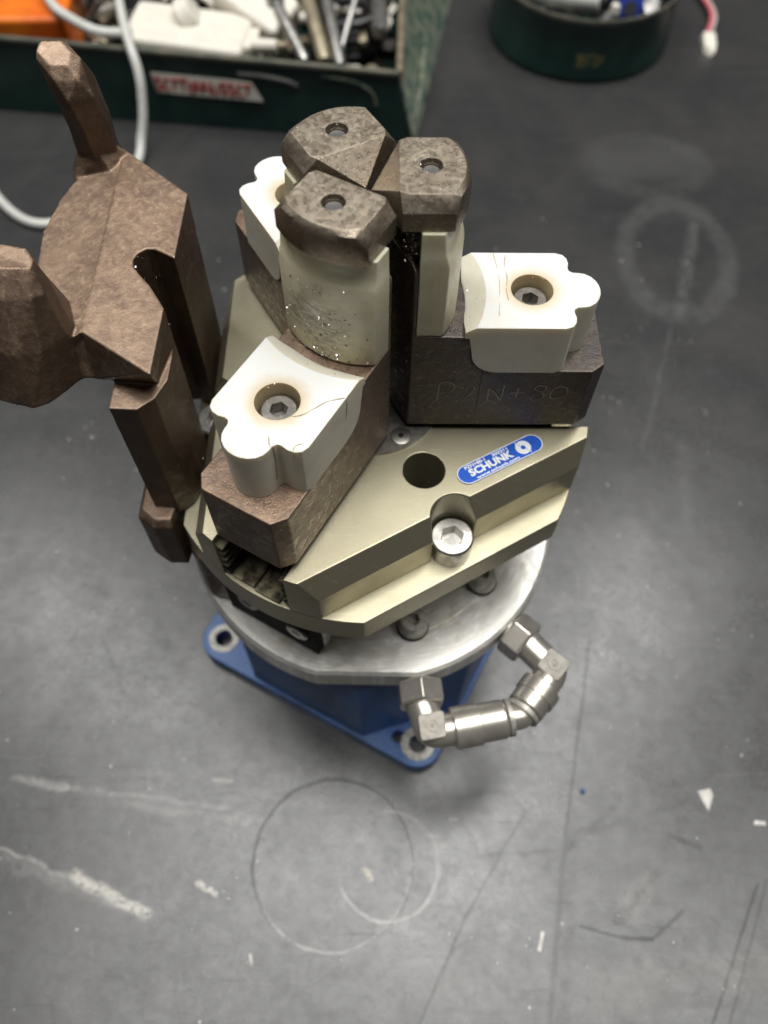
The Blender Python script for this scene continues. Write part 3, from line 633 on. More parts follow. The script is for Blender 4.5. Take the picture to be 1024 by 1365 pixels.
bm = bmesh.new()
for L in etch: tube(bm, [(r, -15.40, z) for r, z in L], 0.22, 6, 5)
obj('etched_lettering', bm, 'etch', fR)
bm = bmesh.new(); tube(bm, [(36.2, -15.36, 211.8), (36.15, -15.36, 190)], 0.22, 6, 3); obj('scribe_line', bm, 'black', fR)
# cracks in the pads
bm = bmesh.new()
tube(bm, [(52.5, 6.2, 232.45), (50.5, 8.5, 232.46), (47, 10.2, 232.42), (43.5, 11.8, 232.45), (41, 14, 232.44), (39.5, 15.7, 232.2), (39.3, 15.98, 228), (40.2, 15.97, 224)], 0.22, 6, 5, lambda f: 0.05+0.11*abs(sin(13*f))); obj('crack', bm, 'crack', pF)
bm = bmesh.new(); tube(bm, [(61.0, 4.6, 232.4), (63.5, 6.6, 232.4), (63.2, 7.5, 231.5), (63.3, 7.45, 224), (64.0, 7.35, 217)], 0.2, 6, 4, lambda f: 0.05+0.11*abs(sin(8*f+.5))); obj('crack', bm, 'crack', pF)
bm = bmesh.new(); tube(bm, [(69.8, -2.5, 232.35), (70.4, 0, 232.3), (70.2, 2.4, 232.35), (69.5, 3.9, 232.3)], 0.09, 6, 4); obj('crack', bm, 'crack', pF)
bm = bmesh.new(); tube(bm, [(58.5, 13.8, 232.42), (60, 12.6, 232.44), (61.7, 12.9, 232.2), (61.9, 13.2, 229)], 0.11, 6, 4); obj('crack', bm, 'crack', pF)
bm = bmesh.new(); tube(bm, [(43.0, 15.6, 232.3), (42.2, 11, 232.33), (42.6, 5, 232.3), (42.0, 0, 232.33), (42.4, -5, 232.28)], 0.16, 6, 6, lambda f: 0.06+0.14*abs(sin(9*f))); obj('crack', bm, 'crack', pR)
bm = bmesh.new(); tube(bm, [(39.0, 15.6, 232.3), (39.8, 9, 232.33), (40.1, 3, 232.3), (39.6, -4, 232.33), (39.0, -11, 232.28)], 0.14, 6, 6, lambda f: 0.05+0.12*abs(sin(7*f+1))); obj('crack', bm, 'crack', pR)

# ---- elbow push-in fittings
def fitting(name, p0, dirn, reach, corner, end, z, label):
    """nut at the disc rim, round elbow body, boss, push-in cartridge"""
    p0 = Vector((p0[0], p0[1], z)); d = Vector((dirn[0], dirn[1], 0)).normalized()
    bm = bmesh.new(); cyl(bm, p0-d*4, p0+d*0.6, 5.5, n=24)
    n1, n2 = p0+d*0.6, p0+d*10.4
    cyl(bm, n1, n2, 9.6, n=6, prof=[(0, 8.9), (0.1, 9.9), (0.9, 9.9), (1, 8.9)], rot=0.5)
    cn = Vector((corner[0], corner[1], z)); en = Vector((end[0], end[1], z)); a = (en-cn).normalized()
    body = bmesh.new()
    cyl(body, n2-d*0.5, n2+d*1.4, 6.6, n=32)
    q0, q1 = cn-d*5.2, cn+a*5.2
    tube(body, [n2, n2.lerp(q0, .5), q0]+[q0*(1-f)**2+cn*2*f*(1-f)+q1*f*f for f in (.12, .25, .38, .5, .62, .75, .88)]+[q1, cn+a*7.5, cn+a*11], 6.5, 28, 0)
    fo = obj(name, body, 'brass', G, sharp=50); fo['label'] = label
    obj('hex_nut', bm, 'brass', fo, bevel=0.4, ang=25)
    L = (en-cn).length
    c_ = bmesh.new(); cyl(c_, cn+a*9.5, en, 8, n=36, prof=[(0, 6.0), (0.005, 8.0), (.03, 8.5), (0.50, 8.5), (.515, 7.8), (0.95, 7.8), (1, 7.2)]); obj('cartridge', c_, 'brass', fo, sharp=28)
    r_ = bmesh.new(); n = 60
    rr = [[tuple(en+a*s+(frame(a)[0]*cos(2*pi*i/n)+frame(a)[1]*sin(2*pi*i/n))*(q+(0.22 if i % 2 else 0))) for i in range(n)] for s, q in ((0.4, 6.6), (0.5, 7.3), (2.4, 7.3), (2.6, 6.4))]
    loft(r_, rr); obj('release_ring', r_, 'bare', fo, sharp=40)
    g_ = bmesh.new(); mid = cn+(-d+a)*1.2
    u = (a-d).normalized(); q = []
    for i in range(4):
        for j in range(5):
            t = pi/2*i+pi/8*j; cx, cy = ((1, 1), (-1, 1), (-1, -1), (1, -1))[i]
            q.append((cx*3.2+1.3*cos(t), cy*3.2+1.3*sin(t)))
    pts = [tuple(mid+a*x*1.15-d*y*1.15) for x, y in q]
    loft(g_, [[(x, y, z+zz) for x, y, _ in pts] for zz in (4, 6.5, 6.8)]); bo = obj('flat_boss', g_, 'brassdull', fo, bevel=0.35, ang=30)
    k_ = bmesh.new()
    o_ = circ(mid.x, mid.y, 2.4, 24); i_ = circ(mid.x, mid.y, 1.7, 24); prism(k_, o_, z+6.75, z+7.15, [i_]); tube(k_, [(mid.x-.7, mid.y+.5, z+6.9), (mid.x+.6, mid.y+.5, z+6.9), (mid.x-.5, mid.y-.6, z+6.9), (mid.x+.7, mid.y-.5, z+6.9)], .25, 6, 4)
    obj('boss_mark', k_, 'brassdull', bo, sharp=30)
    return fo
f1 = fitting('elbow_fitting', (21.2, -77.3), (0.12, -1), 12, (25.0, -98.5), (55.5, -92.0), 93, 'front elbow fitting pointing right')
a2 = rad(-42)
f2 = fitting('elbow_fitting', (80*cos(a2), 80*sin(a2)), (cos(a2), sin(a2)), 12, (77.5, -71.0), (63.6, -88.0), 92, 'right elbow fitting bent back towards the front one')
bm = bmesh.new(); tube(bm, [(57.6, -91.6, 93), (60, -91.3, 92.8), (62.4, -90.4, 92.4), (63.4, -88.6, 92)], 5.2, 20, 4); obj('joining_tube', bm, 'brass', G)

# ------------------------------------------------------------------ forged bracket standing left of the gripper
BB = (-64, -38, 101)
BS = Matrix.Translation((1.161, -35.94, 81.43)) @ Matrix.Scale(0.8008, 4)     # size and stand of the forging
Bk = thing('forged_bracket', BB, 'tall brown rust-scaled forged bracket with two upright horns standing against the gripper', 'bracket')
gl = [(-84, 43.0), (-89.5, 49.4), (-92.2, 53.4), (-92.8, 56.8), (-91.6, 60.2), (-88.9, 62.6), (-85.6, 62.8), (-81.5, 60.6)]     # slanted groove down the right face
def colring(dx, z): 
    return [(-97, -1, z), (-86.5, -1.5, z), (-80.5+dx, 4, z), (-77+dx, 13, z)]+[(-77+dx, 31.6, z)]+[(x+dx, y, z) for x, y in gl]+[(-77+dx, 58.0, z), (-77+dx, 95, z), (-97, 95, z)]
bm = bmesh.new()
loft(bm, [colring(0, 95.3), colring(0, 171.5)])
hp = [(-77, 0), (-77, 31.6)]+gl+[(-77, 58.0), (-77, 95.5), (-108, 123.5), (-106, 60), (-105, 19.5)]
lo_ = [(x, y) for x, y in hp]; lo_[0] = (-80.5, 11.0); lo_[-1] = (-105, 13.0)
loft(bm, [[(x, y, 171.2) for x, y in lo_], [(x, y, 190) for x, y in hp]])
# left slope of the head
lp = [(-105.05, 19.5, 190), (-105.05, 101, 190), (-108, 123.5, 189), (-124, 117, 186), (-131.5, 98, 184.5), (-135, 79, 183.5), (-133, 60, 183.5), (-124, 34, 185), (-111, 16, 188)]
loft(bm, [[(x+2, y, 170) for x, y, z in lp], [(x, y, z) for x, y, z in lp]])
# front horn with its web
hn = bmesh.new()
loft(hn, [[(-140, 2, 171.5), (-124, -2.5, 172), (-118.5, 0, 172), (-108.5, 12, 172.5), (-106, 22, 172.5), (-112, 40, 172.5), (-128, 40, 172), (-141, 30, 172)],
          [(-139, 9, 192), (-124.5, 5.5, 192), (-116.0, 7.5, 192), (-109, 16, 192), (-108.5, 22, 192), (-114, 36, 190), (-128, 38, 190), (-139, 34, 192)],
          [(-138, 17, 210), (-125.5, 15, 209), (-115.5, 16, 209), (-112.0, 20, 208), (-112.5, 27, 208), (-117, 33, 208), (-128, 35, 208), (-138, 34, 209)],
          [(-136, 24, 217), (-125, 22, 217.5), (-118, 22.5, 217.5), (-115, 24, 216), (-115, 28, 216), (-118, 32, 217), (-127, 34, 217), (-136, 33, 217)]])
join(bm, hn)
hull(bm, [(-120, 10, 172.5), (-110, 12.5, 172.5), (-99, 13.5, 172), (-95, 22, 172), (-116, 30, 172), (-103, 20.5, 188), (-110, 19, 189), (-112, 24, 189.5), (-104, 30, 189.5)])
# back horn
loft(bm, [[(-127, 114, 180), (-117, 110, 180), (-108, 118, 180), (-109, 128, 180), (-118, 133, 180), (-128, 126, 180)],
          [(-125.5, 115, 191), (-117, 112, 191), (-109.5, 118, 191), (-111, 127, 191), (-118, 131, 191), (-126, 125, 191)],
          [(-124.5, 114, 206), (-117, 110, 206), (-108.6, 115, 206), (-110, 125, 206), (-117, 129, 206), (-125, 124, 206)],
          [(-126.5, 114, 222), (-119, 109, 220), (-110.0, 113.5, 219), (-111.2, 124, 222), (-118, 129, 223), (-127, 123, 224)],
          [(-129.0, 117, 232), (-123, 112, 227), (-114.0, 113.5, 226), (-113.2, 121, 230.5), (-119, 126, 233.5), (-128.5, 123, 234.5)],
          [(-128.2, 118.6, 234.5), (-123.5, 115, 231.0), (-117.2, 116.0, 230.4), (-116.4, 120.5, 233), (-120, 124, 235.2), (-126.5, 122.5, 236)]])
hull(bm, [(-129, 109, 182), (-109, 108, 183), (-103, 121, 186), (-120, 132, 182), (-131, 120, 185), (-124.5, 116, 196), (-115, 112.5, 195), (-110, 119, 195), (-119, 129, 195)])
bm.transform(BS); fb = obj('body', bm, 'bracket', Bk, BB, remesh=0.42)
tx = bpy.data.textures.new('forge_lumps', 'CLOUDS'); tx.noise_scale = 0.006; tx.noise_depth = 3
dm = fb.modifiers.new('lumps', 'DISPLACE'); dm.texture = tx; dm.strength = 0.3*U; dm.mid_level = 0.5; dm.texture_coords = 'LOCAL'
bm = bmesh.new()
loft(bm, [[(x, y, 58.2) for x, y in [(-104, -3.6), (-96, -8), (-89, -8.5), (-88, -3), (-88, 34), (-103, 34)]], [(x, y, 61) for x, y in [(-105.6, -4), (-97, -10), (-88.5, -10), (-87.4, -3), (-87.4, 36), (-105, 36)]],
          [(x, y, 95) for x, y in [(-105.2, -4), (-97, -10), (-88.5, -10), (-87.4, -3), (-87.4, 36), (-105, 36)]], [(x, y, 99.5) for x, y in [(-102.5, -2), (-96, -7.5), (-89, -7.5), (-88, -2), (-88, 34), (-102, 34)]]])
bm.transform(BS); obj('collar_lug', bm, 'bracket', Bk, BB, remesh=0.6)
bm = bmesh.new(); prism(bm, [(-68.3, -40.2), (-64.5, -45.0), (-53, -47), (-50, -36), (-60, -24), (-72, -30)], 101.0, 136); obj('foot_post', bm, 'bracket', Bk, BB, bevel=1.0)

# ------------------------------------------------------------------ green toolbox behind
TB = (-140, 425, -10)
T = thing('toolbox', TB, 'open dark green metal toolbox full of odds and ends behind the gripper', 'toolbox')
def xf(x, s): return 414-(x-12)*s
def wall(name, pts0, pts1, th, mat, nrm):
    bm = bmesh.new(); n = Vector(nrm).normalized()*th
    loft(bm, [[tuple(p) for p in (pts0[0], pts0[1], pts1[1], pts1[0])], [tuple(Vector(p)+n) for p in (pts0[0], pts0[1], pts1[1], pts1[0])]]); return obj(name, bm, mat, T, TB, bevel=0.6)
FL, FR_, TL, TR = (-460, 463, -10), (26, 414, -10), (-460, 472, 49), (12, 414, 49)
fw = wall('front_wall', (FL, FR_), (TL, TR), 2.2, 'green', (0.1, 1, 0))
BRb, BRt = (72, 690, -10), (17, 690, 49)
wall('side_wall', (FR_, BRb), (TR, BRt), 2.2, 'greenworn', (-1, 0.1, -0.1))
wall('back_wall', ((-460, 740, -10), BRb), ((-460, 740, 49), BRt), 2.2, 'green', (0, -1, 0))
bm = bmesh.new(); prism(bm, [(-460, 474), (24, 417), (68, 688), (-460, 738)], -9.6, -7.6); obj('floor_panel', bm, 'green', T, TB)
bm = bmesh.new(); tube(bm, [TL, TR], 2.6, 12, 0); obj('rolled_rim', bm, 'rim', T, TB)
bm = bmesh.new(); tube(bm, [TR, BRt], 3.0, 12, 0); obj('rolled_rim', bm, 'tan', T, TB)
bm = bmesh.new(); tube(bm, [(24, 425, -4), (30, 450, 16), (34, 520, 22), (38, 640, 22)], 2.0, 8, 6); obj('side_bead', bm, 'greenworn', T, TB)
# pressed bead and sticker on the front
fn = Vector((-0.118, -1, 0)).normalized()
def fpt(x, z): 
    s = (x+460)/472.0; y0 = 463-(463-414)*((x+460)/486.0); y1 = 472-(472-414)*s
    f = (z+10)/59.0; return Vector((x, y0+(y1-y0)*f, z))
bm = bmesh.new(); tube(bm, [fpt(-115, 38)+fn*.4, fpt(-95, 38)+fn*.8, fpt(-76, 35.5)+fn*.6, fpt(-68, 32)+fn*.2], 1.2, 8, 6); obj('handle_wire', bm, 'grey', T, TB)
bm = bmesh.new(); tube(bm, [fpt(-48, 42)+fn*.3, fpt(-24, 40)+fn*.5, fpt(-10, 33)+fn*.5, fpt(-6, 22)+fn*.3], 1.3, 8, 6); obj('pressed_bead', bm, 'greenworn', T, TB)
bm = bmesh.new(); q = [fpt(-186, 33), fpt(-184, 17), fpt(-97, 16.5), fpt(-105, 32)]
loft(bm, [[tuple(p+fn*0.2) for p in q], [tuple(p+fn*0.8) for p in q]]); st = obj('sticker', bm, 'cream', T, TB, bevel=0.25); st['label'] = 'white sticker with worn red writing'
bm = bmesh.new(); rn = random.Random(5); x = -184.0
glyph = [[(0, .9), (.5, 1), (.1, .6), (.6, .4), (.5, 0), (0, .05)], [(0, .7), (0.1, .1), (.5, .1), (.6, .7)], [(0, 0), (.05, 1), (.6, 0), (.65, 1)], [(0, .6), (.4, .7), (.5, 0), (0, .1), (.1, .4)], [(0, 1), (.7, 1), (.35, .95), (.3, 0)], [(.6, .9), (.1, .9), (.1, .05), (.6, .05)]]
for i in range(12):
    g = glyph[(i*5+i//3) % 6]; s = 7.6 if i % 3 else 9
    tube(bm, [fpt(x+a*s+rn.uniform(-.4, .4), 20.5+b*8.5+rn.uniform(-.5, .5))+fn*0.9 for a, b in g], 0.85, 6, 3); x += s*0.82
obj('red_writing', bm, 'red', st, TB)
# contents of the toolbox, each on its own
def item(name, bm, mat, base, label, cat, **kw): return tag(obj(name, bm, mat, None, base, **kw), label, cat)
FLO = -7.5
bm = rbox((-293, 500, 24), 74, 62, 62, 0.05); item('orange_case', bm, 'orange', (-293, 500, FLO), 'bright orange plastic case at the left end of the toolbox', 'case', bevel=4, seg=3)
bm = bmesh.new(); tube(bm, [(-262, 520, 58), (-245, 512, 64), (-238, 540, 60)], 8, 10, 5); item('pale_plug', bm, 'cream', (-245, 520, 52), 'small pale plug beside the orange case', 'plug')
ad = thing('power_adapter', (-155, 463, FLO), 'large cream power adapter lying along the toolbox rim', 'adapter')
bm = rbox((-157, 466, 24), 96, 54, 62, -0.12, 0.05); obj('case', bm, 'cream', ad, (-155, 463, FLO), bevel=5, seg=3)
bm = bmesh.new(); hull(bm, [(x, y, z) for x in (-112, -100) for y in (446, 474) for z in (-5, 50)]); obj('end_cap', bm, 'cream', ad, (-155, 463, FLO), bevel=3)
bm = bmesh.new(); cyl(bm, (-103, 447, 50), (-83, 441, 53), 5.2, 4.6, 20); obj('strain_relief', bm, 'cream', ad, (-155, 463, FLO))
bm = bmesh.new(); cyl(bm, (-84, 441.5, 53), (-74, 439, 54.5), 3.2, 3.2, 20); cyl(bm, (-76, 440, 54.2), (-73, 439, 55), 3.8, 3.8, 20); obj('barrel_tip', bm, 'tan', ad, (-155, 463, FLO))
bm = bmesh.new(); cyl(bm, (-160, 475, 54), (-150, 476, 60), 15, 12, 24); obj('raised_knob', bm, 'cream', ad, (-155, 463, FLO), bevel=2)
bm = rbox((-108, 505, 34), 62, 40, 60, -0.5, 0.3, 0.2); item('socket_block', bm, 'cream', (-108, 505, FLO), 'cream socket block tilted behind the power adapter', 'socket', bevel=5, seg=3)
bm = rbox((-205, 520, 18), 34, 60, 60, 0.3); item('dark_case', bm, 'rubber', (-205, 520, FLO), 'black case behind the left end of the power adapter', 'case', bevel=4)
for p, q, r, mt, nm, lb in (((-92, 500, 62), (-62, 436, 44), 4.5, 'grey', 'steel_pin', 'long grey steel pin leaning beside the adapter tip'), ((-66, 512, 60), (-46, 432, 47), 5.5, 'tan', 'tan_bolt', 'tan metal bolt leaning on the toolbox rim'),
                            ((-52, 520, 62), (-34, 428, 46), 5.0, 'grey', 'grey_bolt', 'grey metal bolt right of the tan bolt'), ((-20, 515, 66), (-36, 452, 40), 2.4, 'grey', 'steel_rod', 'thin grey steel rod over the black coil'),
                            ((-6, 520, 52), (-4, 470, 48), 7.0, 'grey', 'grey_tube', 'short grey tube beside the right rim')):
    bm = bmesh.new(); L = (Vector(q)-Vector(p)).length
    cyl(bm, p, q, r, n=20, prof=[(0, r*0.9), (0.02, r*1.5), (0.16, r*1.6), (0.17, r), (0.96, r), (1, r*0.7)] if r > 3 else [(0, r), (0.97, r), (1, r*.6)])
    item(nm, bm, mt, q, lb, 'bolt' if 'bolt' in nm else 'rod', sharp=35)
bm = bmesh.new(); tube(bm, [(-28+24*cos(t*0.55), 505+24*sin(t*0.55), 12+t*1.15) for t in range(36)], 4.2, 10, 3); item('black_coil', bm, 'rubber', (-28, 505, FLO), 'coil of black cable at the right end of the toolbox', 'cable')
bm = bmesh.new(); cyl(bm, (-13, 452, 22), (-9, 437, 34), 8, 8, 24, prof=[(0, 6), (.1, 8), (.8, 8), (1, 6.5)]); item('brass_knob', bm, 'tan', (-11, 445, FLO), 'small brass knob in the right corner of the toolbox', 'knob')
bm = bmesh.new(); hull(bm, [(x, y, z) for x in (-40, -18) for y in (430, 437) for z in (34, 42)]); item('white_clip', bm, 'cream', (-29, 433, FLO), 'white plastic clip lying inside the front rim', 'clip', bevel=2)
bm = bmesh.new()
for i in range(260):
    rr = random.Random(i); x, y = rr.uniform(-300, 5), rr.uniform(470, 640)
    j = rbox((x, y, rr.uniform(-4, 22)), rr.uniform(6, 26), rr.uniform(4, 12), rr.uniform(4, 10), rr.uniform(0, 3), rr.uniform(-.5, .5), rr.uniform(-.5, .5)); join(bm, j)
jk = obj('loose_hardware', bm, 'darksteel', None, (-150, 550, FLO)); tag(jk, 'heap of dark loose hardware filling the toolbox', 'hardware', kind='stuff')

for nm, mt_, lb, seed in (('pale_hardware', 'cream', 'pale plastic bits mixed into the toolbox heap', 1), ('grey_hardware', 'grey', 'grey metal bits mixed into the toolbox heap', 2), ('tan_hardware', 'tan', 'tan metal bits mixed into the toolbox heap', 3)):
    bm = bmesh.new(); rr = random.Random(700+seed)
    for i in range(46):
        x, y = rr.uniform(-300, 2), rr.uniform(478, 640); z = rr.uniform(16, 44)
        if rr.random() < .5: join(bm, rbox((x, y, z), rr.uniform(8, 24), rr.uniform(5, 12), rr.uniform(4, 9), rr.uniform(0, 3), rr.uniform(-.6, .6), rr.uniform(-.5, .5)))
        else:
            d_ = Vector((rr.uniform(-1, 1), rr.uniform(-1, 1), rr.uniform(-.4, .4))).normalized()*rr.uniform(8, 20); cyl(bm, Vector((x, y, z))-d_, Vector((x, y, z))+d_, rr.uniform(2, 4.5), n=12)
    tag(obj(nm, bm, mt_, None, (-150, 550, FLO), bevel=0.6), lb, 'hardware', kind='stuff')
# white cable: hangs over the rim, loops on the bench behind the bracket
bm = bmesh.new()
tube(bm, [(-275, 500, 66), (-262, 476, 62), (-246, 462, 60), (-222, 448, 58), (-196, 446, 58)], 3.8, 12, 8); tag(obj('short_lead', bm, 'cable', None, (-230, 455, 52)), 'short white lead lying along the inside of the rim', 'cable')
bm = bmesh.new()
tube(bm, [(-232, 560, 50), (-214, 495, 64), (-202, 452, 62), (-195, 432, 56), (-189, 417, 42), (-190, 406, 20), (-194, 396, 3), (-196, 380, -5.4), (-204, 345, -6), (-228, 315, -6), (-262, 306, -6), (-296, 333, -6), (-330, 385, -6), (-380, 420, -6)], 3.5, 14, 10)
tag(obj('white_cable', bm, 'cable', None, (-196, 400, -10)), 'white cable hanging over the toolbox rim and curving across the bench', 'cable')

# ------------------------------------------------------------------ round tin, upper right
RT = (178, 583, -10)
R_ = thing('round_tin', RT, 'round dark green tin at the top right holding small parts', 'tin')
bm = bmesh.new(); n = 72
rr = [(79, -9.9), (82.5, -8), (83, -4), (81.5, 2), (80.5, 38), (82, 41), (81, 43), (79, 42), (78.2, 36), (77.5, -4)]
loft(bm, [[(RT[0]+r*cos(2*pi*i/n), RT[1]+r*sin(2*pi*i/n), z) for i in range(n)] for r, z in rr]); obj('wall', bm, 'green', R_, RT, sharp=50)
bm = bmesh.new(); loft(bm, [[(RT[0]+r*cos(2*pi*i/n), RT[1]+r*sin(2*pi*i/n), z) for i in range(n)] for r, z in ((82.2, 41.2), (81.9, 43.2), (79.4, 43.3), (78.6, 41.5))], cap=False); obj('worn_rim', bm, 'rim', R_, RT)
def smudge():
    m, t, b, vec = newmat('yellow_paint_smudge'); 
    n = t.noise(vec, 260, 4, 0.7); b.inputs['Roughness'].default_value = 0.6
    t.put(b.inputs['Base Color'], t.mix(t.remap(n, 0.4, 0.6), (0.18, 0.15, 0.05), (0.05, 0.07, 0.04))); return m
rn = random.Random(3)
bm = bmesh.new()
for i in range(26):
    a = rad(-92+rn.uniform(-9, 9)); z = rn.uniform(3, 15); q = rn.uniform(1.0, 3.2)
    rr_ = 80.9-0.02*z; pts = [(RT[0]+(rr_+0.25)*cos(a+q*cos(t)/81), RT[1]+(rr_+0.25)*sin(a+q*cos(t)/81), z+q*sin(t)*rn.uniform(.6, 1)) for t in [2*pi*k/9 for k in range(9)]]
    loft(bm, [pts, [(RT[0]+(x-RT[0])*1.004, RT[1]+(y-RT[1])*1.004, zz) for x, y, zz in pts]])
obj('paint_smudge', bm, smudge(), R_, RT)
bm = bmesh.new(); cyl(bm, (214, 556, 36), (203, 516, 47), 10.5, 10.5, 32, prof=[(0, 10.5), (0.94, 10.5), (1, 9.4)]); bt = thing('blue_fuse', (208, 535, 30), 'blue round fuse with silver end sticking over the tin rim', 'fuse')
obj('sleeve', bm, 'bluecap', bt, (208, 535, 30), sharp=40)
bm = bmesh.new(); cyl(bm, (203.4, 517.5, 46.6), (202.5, 514.2, 47.5), 6.2, 5.6, 24); obj('silver_end', bm, 'chip', bt, (208, 535, 30), sharp=40)
bm = bmesh.new(); hull(bm, [(186, 512, 42), (195, 512, 42), (187, 520, 42), (195, 520, 42), (187, 513, 50), (194, 513, 50), (188, 519, 50), (193, 519, 50)]); item('white_plug', bm, 'cream', (190, 516, 42), 'small white plug beside the blue fuse', 'plug', bevel=1.5)
bm = bmesh.new(); cyl(bm, (126, 556, 38), (181, 527, 46), 9, 9, 24, prof=[(0, 8), (.03, 9), (.97, 9), (1, 8)]); item('grey_capacitor', bm, 'cable', (155, 540, 36), 'pale grey cylinder lying across the tin', 'capacitor', sharp=40)
bm = bmesh.new(); cyl(bm, (182, 528, 45), (187, 524, 46), 6, 6, 20); item('black_ferrule', bm, 'rubber', (185, 526, 40), 'black ferrule between the pale cylinder and white plug', 'ferrule')
bm = bmesh.new()
for i in range(120):
    rr2 = random.Random(900+i); a, q = rr2.uniform(0, 6.28), 70*math.sqrt(rr2.random())
    j = rbox((RT[0]+q*cos(a), RT[1]+q*sin(a), rr2.uniform(14, 32)), rr2.uniform(6, 18), rr2.uniform(4, 9), rr2.uniform(4, 8), rr2.uniform(0, 3), rr2.uniform(-.4, .4)); join(bm, j)
tag(obj('tin_parts', bm, 'grey', None, (178, 583, 0)), 'small grey parts filling the round tin', 'hardware', kind='stuff')
# red lead with a white connector
LD = (297, 558, -10)
ld_ = thing('wire_lead', LD, 'pink and white wire lead ending in a small white connector', 'wire')
bm = bmesh.new(); tube(bm, [(296.5, 575, -6), (303, 592, -4), (306, 612, -3.5), (300, 645, -4), (280, 700, -5)], 1.9, 8, 6); obj('pink_wire', bm, 'pink', ld_, LD)
bm = bmesh.new(); tube(bm, [(299.5, 574, -6), (306.5, 592, -4.4), (309.5, 612, -4), (304, 646, -5), (286, 702, -6)], 1.6, 8, 6); obj('pale_wire', bm, 'clear', ld_, LD)
bm = bmesh.new(); hull(bm, [(289.5, 552, -9.8), (300, 550, -9.8), (291, 576, -9.8), (304, 574, -9.8), (289.5, 556, -3), (301, 554, -3), (292, 573, -2), (303, 572, -2), (295, 543, -9.8), (298, 544, -5)]); obj('connector', bm, 'cream', ld_, LD, bevel=1.2)

# ------------------------------------------------------------------ small loose bits on the bench
bm = bmesh.new(); hull(bm, [(167, -98.5, -9.9), (173.5, -97, -9.9), (174.5, -100, -9.9), (170.8, -108, -9.9), (168.5, -103, -9.9), (168, -99, -9.2), (173, -98.5, -9.0), (171, -105, -9.2)]); item('plastic_flake', bm, 'dust', (170, -102, -10), 'pale triangular flake lying on the bench at lower right', 'flake')
bm = bmesh.new(); bmesh.ops.create_icosphere(bm, subdivisions=2, radius=1.3); bm.transform(Matrix.Translation((108.7, -99.6, -8.9))); item('blue_bead', bm, 'blue', (108.7, -99.6, -10), 'tiny blue bead on the bench below the fittings', 'bead')
bm = bmesh.new(); hull(bm, [(80, -170.5, -9.95), (81.6, -171, -9.95), (83.8, -163, -9.95), (82.4, -162.6, -9.95), (82, -167, -9.2)]); item('white_sliver', bm, 'dust', (82, -167, -10), 'thin white sliver on the bench near the bottom edge', 'sliver')
bm = bmesh.new(); hull(bm, [(192, -114, -9.95), (198, -112.5, -9.95), (193, -112, -9.95), (198, -114.4, -9.95), (195, -113, -9.0)]); item('white_crumb', bm, 'dust', (195, -113, -10), 'white crumb on the bench at the right edge', 'crumb')
rn = random.Random(11); bm = bmesh.new()
for i in range(800):
    x, y = rn.uniform(-200, 230), rn.uniform(-205, 330)
    if x*x+y*y < 100*100: continue
    s = 0.16+0.6*rn.random()**4
    v = [(x+s*rn.uniform(.6, 1.3)*cos(t), y+s*rn.uniform(.6, 1.3)*sin(t), -9.98) for t in [2*pi*k/6 for k in range(6)]]+[(x, y, -10+s*0.7)]
    hull(bm, v)
tag(obj('dust_specks', bm, 'dust', None, (0, 0, -10)), 'pale specks of dust scattered over the bench', 'dust', kind='stuff')

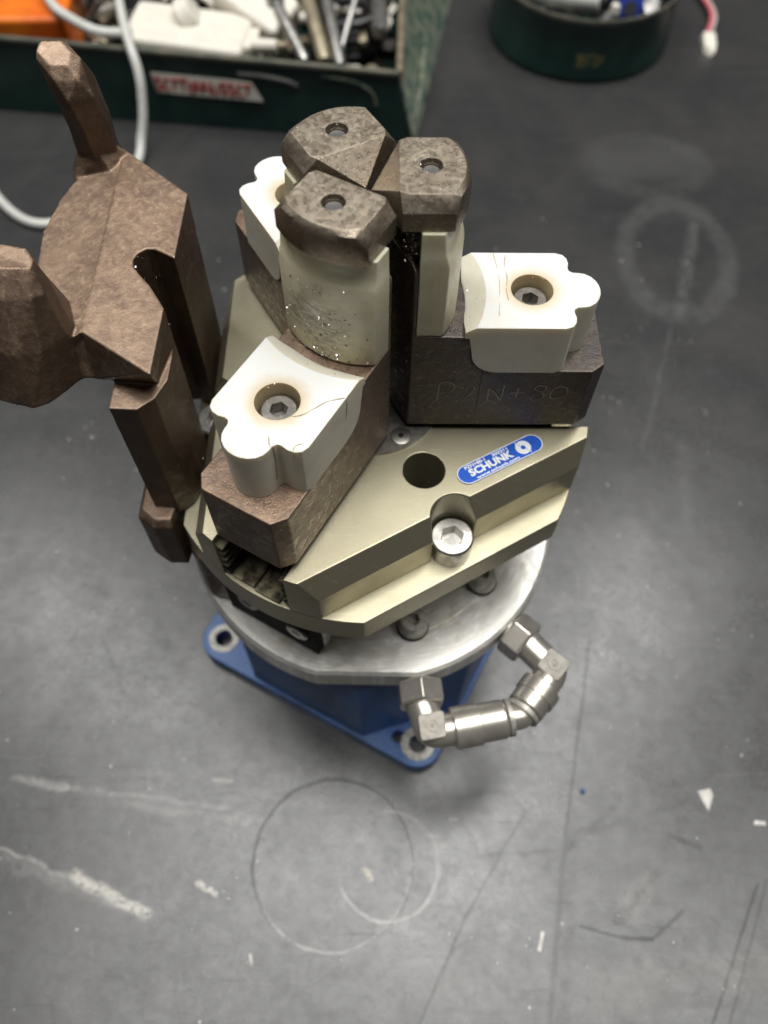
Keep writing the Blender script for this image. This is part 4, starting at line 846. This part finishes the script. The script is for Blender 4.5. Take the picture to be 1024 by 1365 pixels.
# ------------------------------------------------------------------ metal chips clinging to the gripper and bracket
def jl(ang, r, t, z): return (r*cos(ang)-t*sin(ang), r*sin(ang)+t*cos(ang), z)
rn = random.Random(21); bm = bmesh.new()
def flake(p, s, el=1.0):
    d = Vector((rn.gauss(0, 1), rn.gauss(0, 1), rn.gauss(0, 1))).normalized(); u, v = frame(d); p = Vector(p)
    a = rn.uniform(0, 6.28); u, v = u*cos(a)+v*sin(a), v*cos(a)-u*sin(a)
    hull(bm, [tuple(p+u*s*el), tuple(p-u*s*el*.7+v*s*.5), tuple(p+v*s*.7+d*s*.35), tuple(p-v*s*.8), tuple(p-u*s*.3-d*s*.3)])
fa, ra, ka = AZ-rad(120), AZ, AZ+rad(120)
for i in range(330):        # on the worn face of the front strip
    t = max(-13.5, min(13.5, rn.gauss(0, 6.5))); z = rn.choice((rn.gauss(240, 6), rn.uniform(228.5, 232), rn.uniform(254, 259)))
    if not 228.3 < z < 260: continue
    r = 3+math.sqrt(24**2-(t*14.2/15.3)**2)-(0 if z < 255 else min(3.0, (z-254)*.45)); flake(jl(fa, r+.02, t, z), rn.uniform(.12, .38)*(2.0 if rn.random() < .08 else 1), rn.uniform(1, 2.2))
for ang in (ra, fa, ka):    # clumps at the necks, along the pad edges and slots
    sd = -1 if ang == ra else 1
    for i in range(70): flake(jl(ang, rn.gauss(12.4, 1.3), sd*rn.gauss(11.3, .9), rn.gauss(259, 2.3)), rn.uniform(.2, .6))
    for i in range(26): flake(jl(ang, rn.uniform(30, 36), rn.uniform(-15, 15), 232.4-rn.uniform(0, 4)), rn.uniform(.1, .3))
    for i in range(30): flake(jl(ang, 49.9+6.3*cos(i), 6.3*sin(i), 232.4-rn.uniform(0, 1.2)), rn.uniform(.08, .25))
    for i in range(30): flake(jl(ang, rn.uniform(25, 75), sd*13.9, 181.3), rn.uniform(.1, .35))
    for i in range(20): flake(jl(ang, rn.uniform(6, 26), rn.uniform(-12, 12), 275.6), rn.uniform(.06, .2))
    for i in range(14): flake(jl(ang, rn.uniform(29, 75), sd*15.4, rn.choice((212.3, 228))), rn.uniform(.1, .28))
for i in range(60): flake(jl(ra, 18.6+2.9*cos(i*.7)-2, 2.9*sin(i*.7), 275.3), rn.uniform(.1, .3))
for i in range(230):         # in the bracket's groove
    z = 190-abs(rn.gauss(0, 26)); i_ = rn.randrange(len(gl)-1); f_ = rn.random(); gx, gy = (gl[i_][0]*(1-f_)+gl[i_+1][0]*f_, gl[i_][1]*(1-f_)+gl[i_+1][1]*f_)
    flake(BS @ Vector((gx+.3, gy, z)), rn.uniform(.05, .2)*(2.2 if rn.random() < .07 else 1))
for i in range(90): flake(BS @ Vector((-76.9, rn.choice((rn.uniform(14, 33), rn.uniform(63, 94))), rn.uniform(100, 188))), rn.uniform(.08, .24))
tag(obj('metal_chips', bm, 'chip', None, (0, 0, -10), smooth=False), 'bright metal chips clinging to the gripper and bracket', 'chips', kind='stuff')
